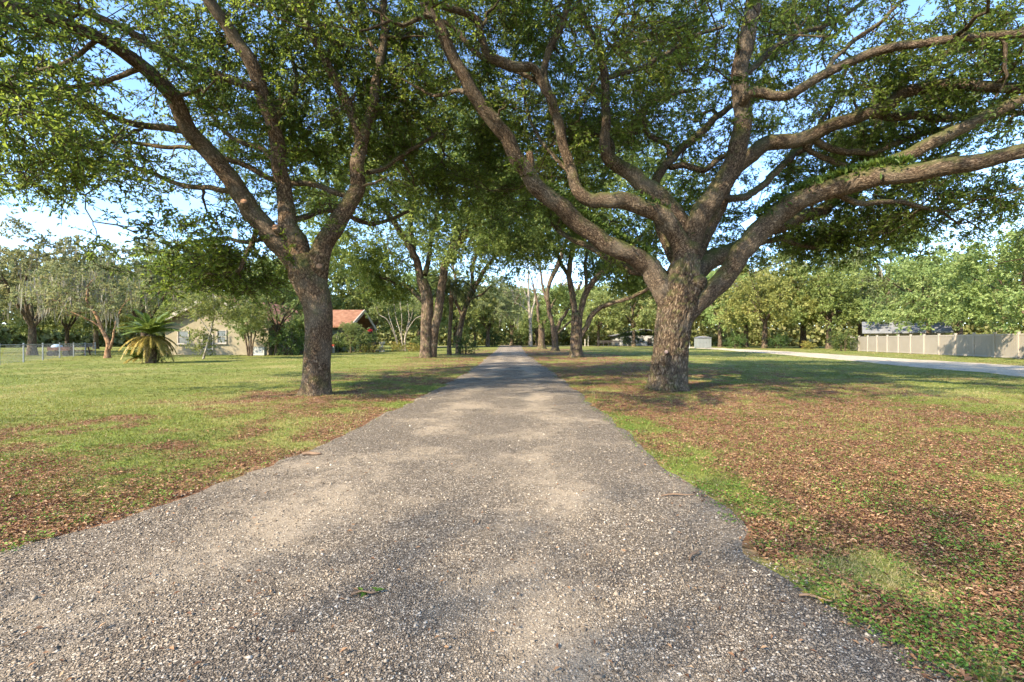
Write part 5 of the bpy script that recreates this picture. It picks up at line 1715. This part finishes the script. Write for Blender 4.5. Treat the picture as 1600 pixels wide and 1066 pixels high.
# ------------------------------------------------------------------ light, sky, camera
SUN = norm(np.array([-.62, -.58, .60]))      # where the sun stands: behind the viewpoint, to the left
el = math.asin(SUN[2])
w = bpy.data.worlds.new('World')
SC.world = w
w.use_nodes = True
t = w.node_tree
t.nodes.clear()
out = t.nodes.new('ShaderNodeOutputWorld')
bg = t.nodes.new('ShaderNodeBackground')
sky = t.nodes.new('ShaderNodeTexSky')
sky.sky_type = 'NISHITA'
sky.sun_disc = False
sky.sun_elevation = el
sky.sun_rotation = math.atan2(SUN[0], SUN[1])
sky.air_density = .85
sky.dust_density = .2
sky.ozone_density = 4.0
tc = t.nodes.new('ShaderNodeTexCoord')
mp = t.nodes.new('ShaderNodeMapping'); mp.inputs['Scale'].default_value = (1, 1, 2.6)
t.links.new(tc.outputs['Generated'], mp.inputs['Vector'])
nz = t.nodes.new('ShaderNodeTexNoise'); nz.inputs['Scale'].default_value = 3.1; nz.inputs['Detail'].default_value = 7; nz.inputs['Roughness'].default_value = .6
t.links.new(mp.outputs[0], nz.inputs['Vector'])
cr = t.nodes.new('ShaderNodeValToRGB')
cr.color_ramp.elements[0].position = .50; cr.color_ramp.elements[1].position = .72
t.links.new(nz.outputs['Fac'], cr.inputs[0])
sx = t.nodes.new('ShaderNodeSeparateXYZ'); t.links.new(tc.outputs['Generated'], sx.inputs[0])
mr = t.nodes.new('ShaderNodeMapRange'); mr.inputs[1].default_value = .06; mr.inputs[2].default_value = .34; mr.inputs[3].default_value = .50; mr.inputs[4].default_value = .06
t.links.new(sx.outputs[2], mr.inputs[0])
ml = t.nodes.new('ShaderNodeMath'); ml.operation = 'MULTIPLY'
t.links.new(cr.outputs[0], ml.inputs[0]); t.links.new(mr.outputs[0], ml.inputs[1])
mx = t.nodes.new('ShaderNodeMix'); mx.data_type = 'RGBA'
t.links.new(ml.outputs[0], mx.inputs[0]); t.links.new(sky.outputs[0], mx.inputs[6]); mx.inputs[7].default_value = (3.6, 3.65, 3.75, 1)
t.links.new(mx.outputs[2], bg.inputs['Color'])
bg.inputs['Strength'].default_value = .145
t.links.new(bg.outputs[0], out.inputs['Surface'])

ld = bpy.data.lights.new('sun', 'SUN')
ld.energy = 3.5
ld.angle = R(.7)
ld.color = (1, .89, .71)
lo = bpy.data.objects.new('sun', ld)
COL.objects.link(lo)
lo.rotation_euler = Vector(SUN).to_track_quat('Z', 'Y').to_euler()

cd = bpy.data.cameras.new('camera')
cd.sensor_width = 36
cd.lens = F / 1600 * 36
cd.clip_start = .05
cd.clip_end = 2000
co = bpy.data.objects.new('camera', cd)
COL.objects.link(co)
co.location = (0, 0, H)
co.rotation_euler = (R(90), 0, 0)
SC.camera = co

SC.view_settings.view_transform = 'Standard'
SC.view_settings.look = 'None'
SC.view_settings.gamma = 1
SC.view_settings.use_curve_mapping = False
SC.view_settings.exposure = 2.0
SC.cycles.max_bounces = 7
SC.cycles.diffuse_bounces = 4
SC.cycles.glossy_bounces = 2
SC.cycles.transmission_bounces = 4
SC.cycles.use_adaptive_sampling = True
SC.cycles.adaptive_threshold = .02
SC.cycles.use_denoising = True
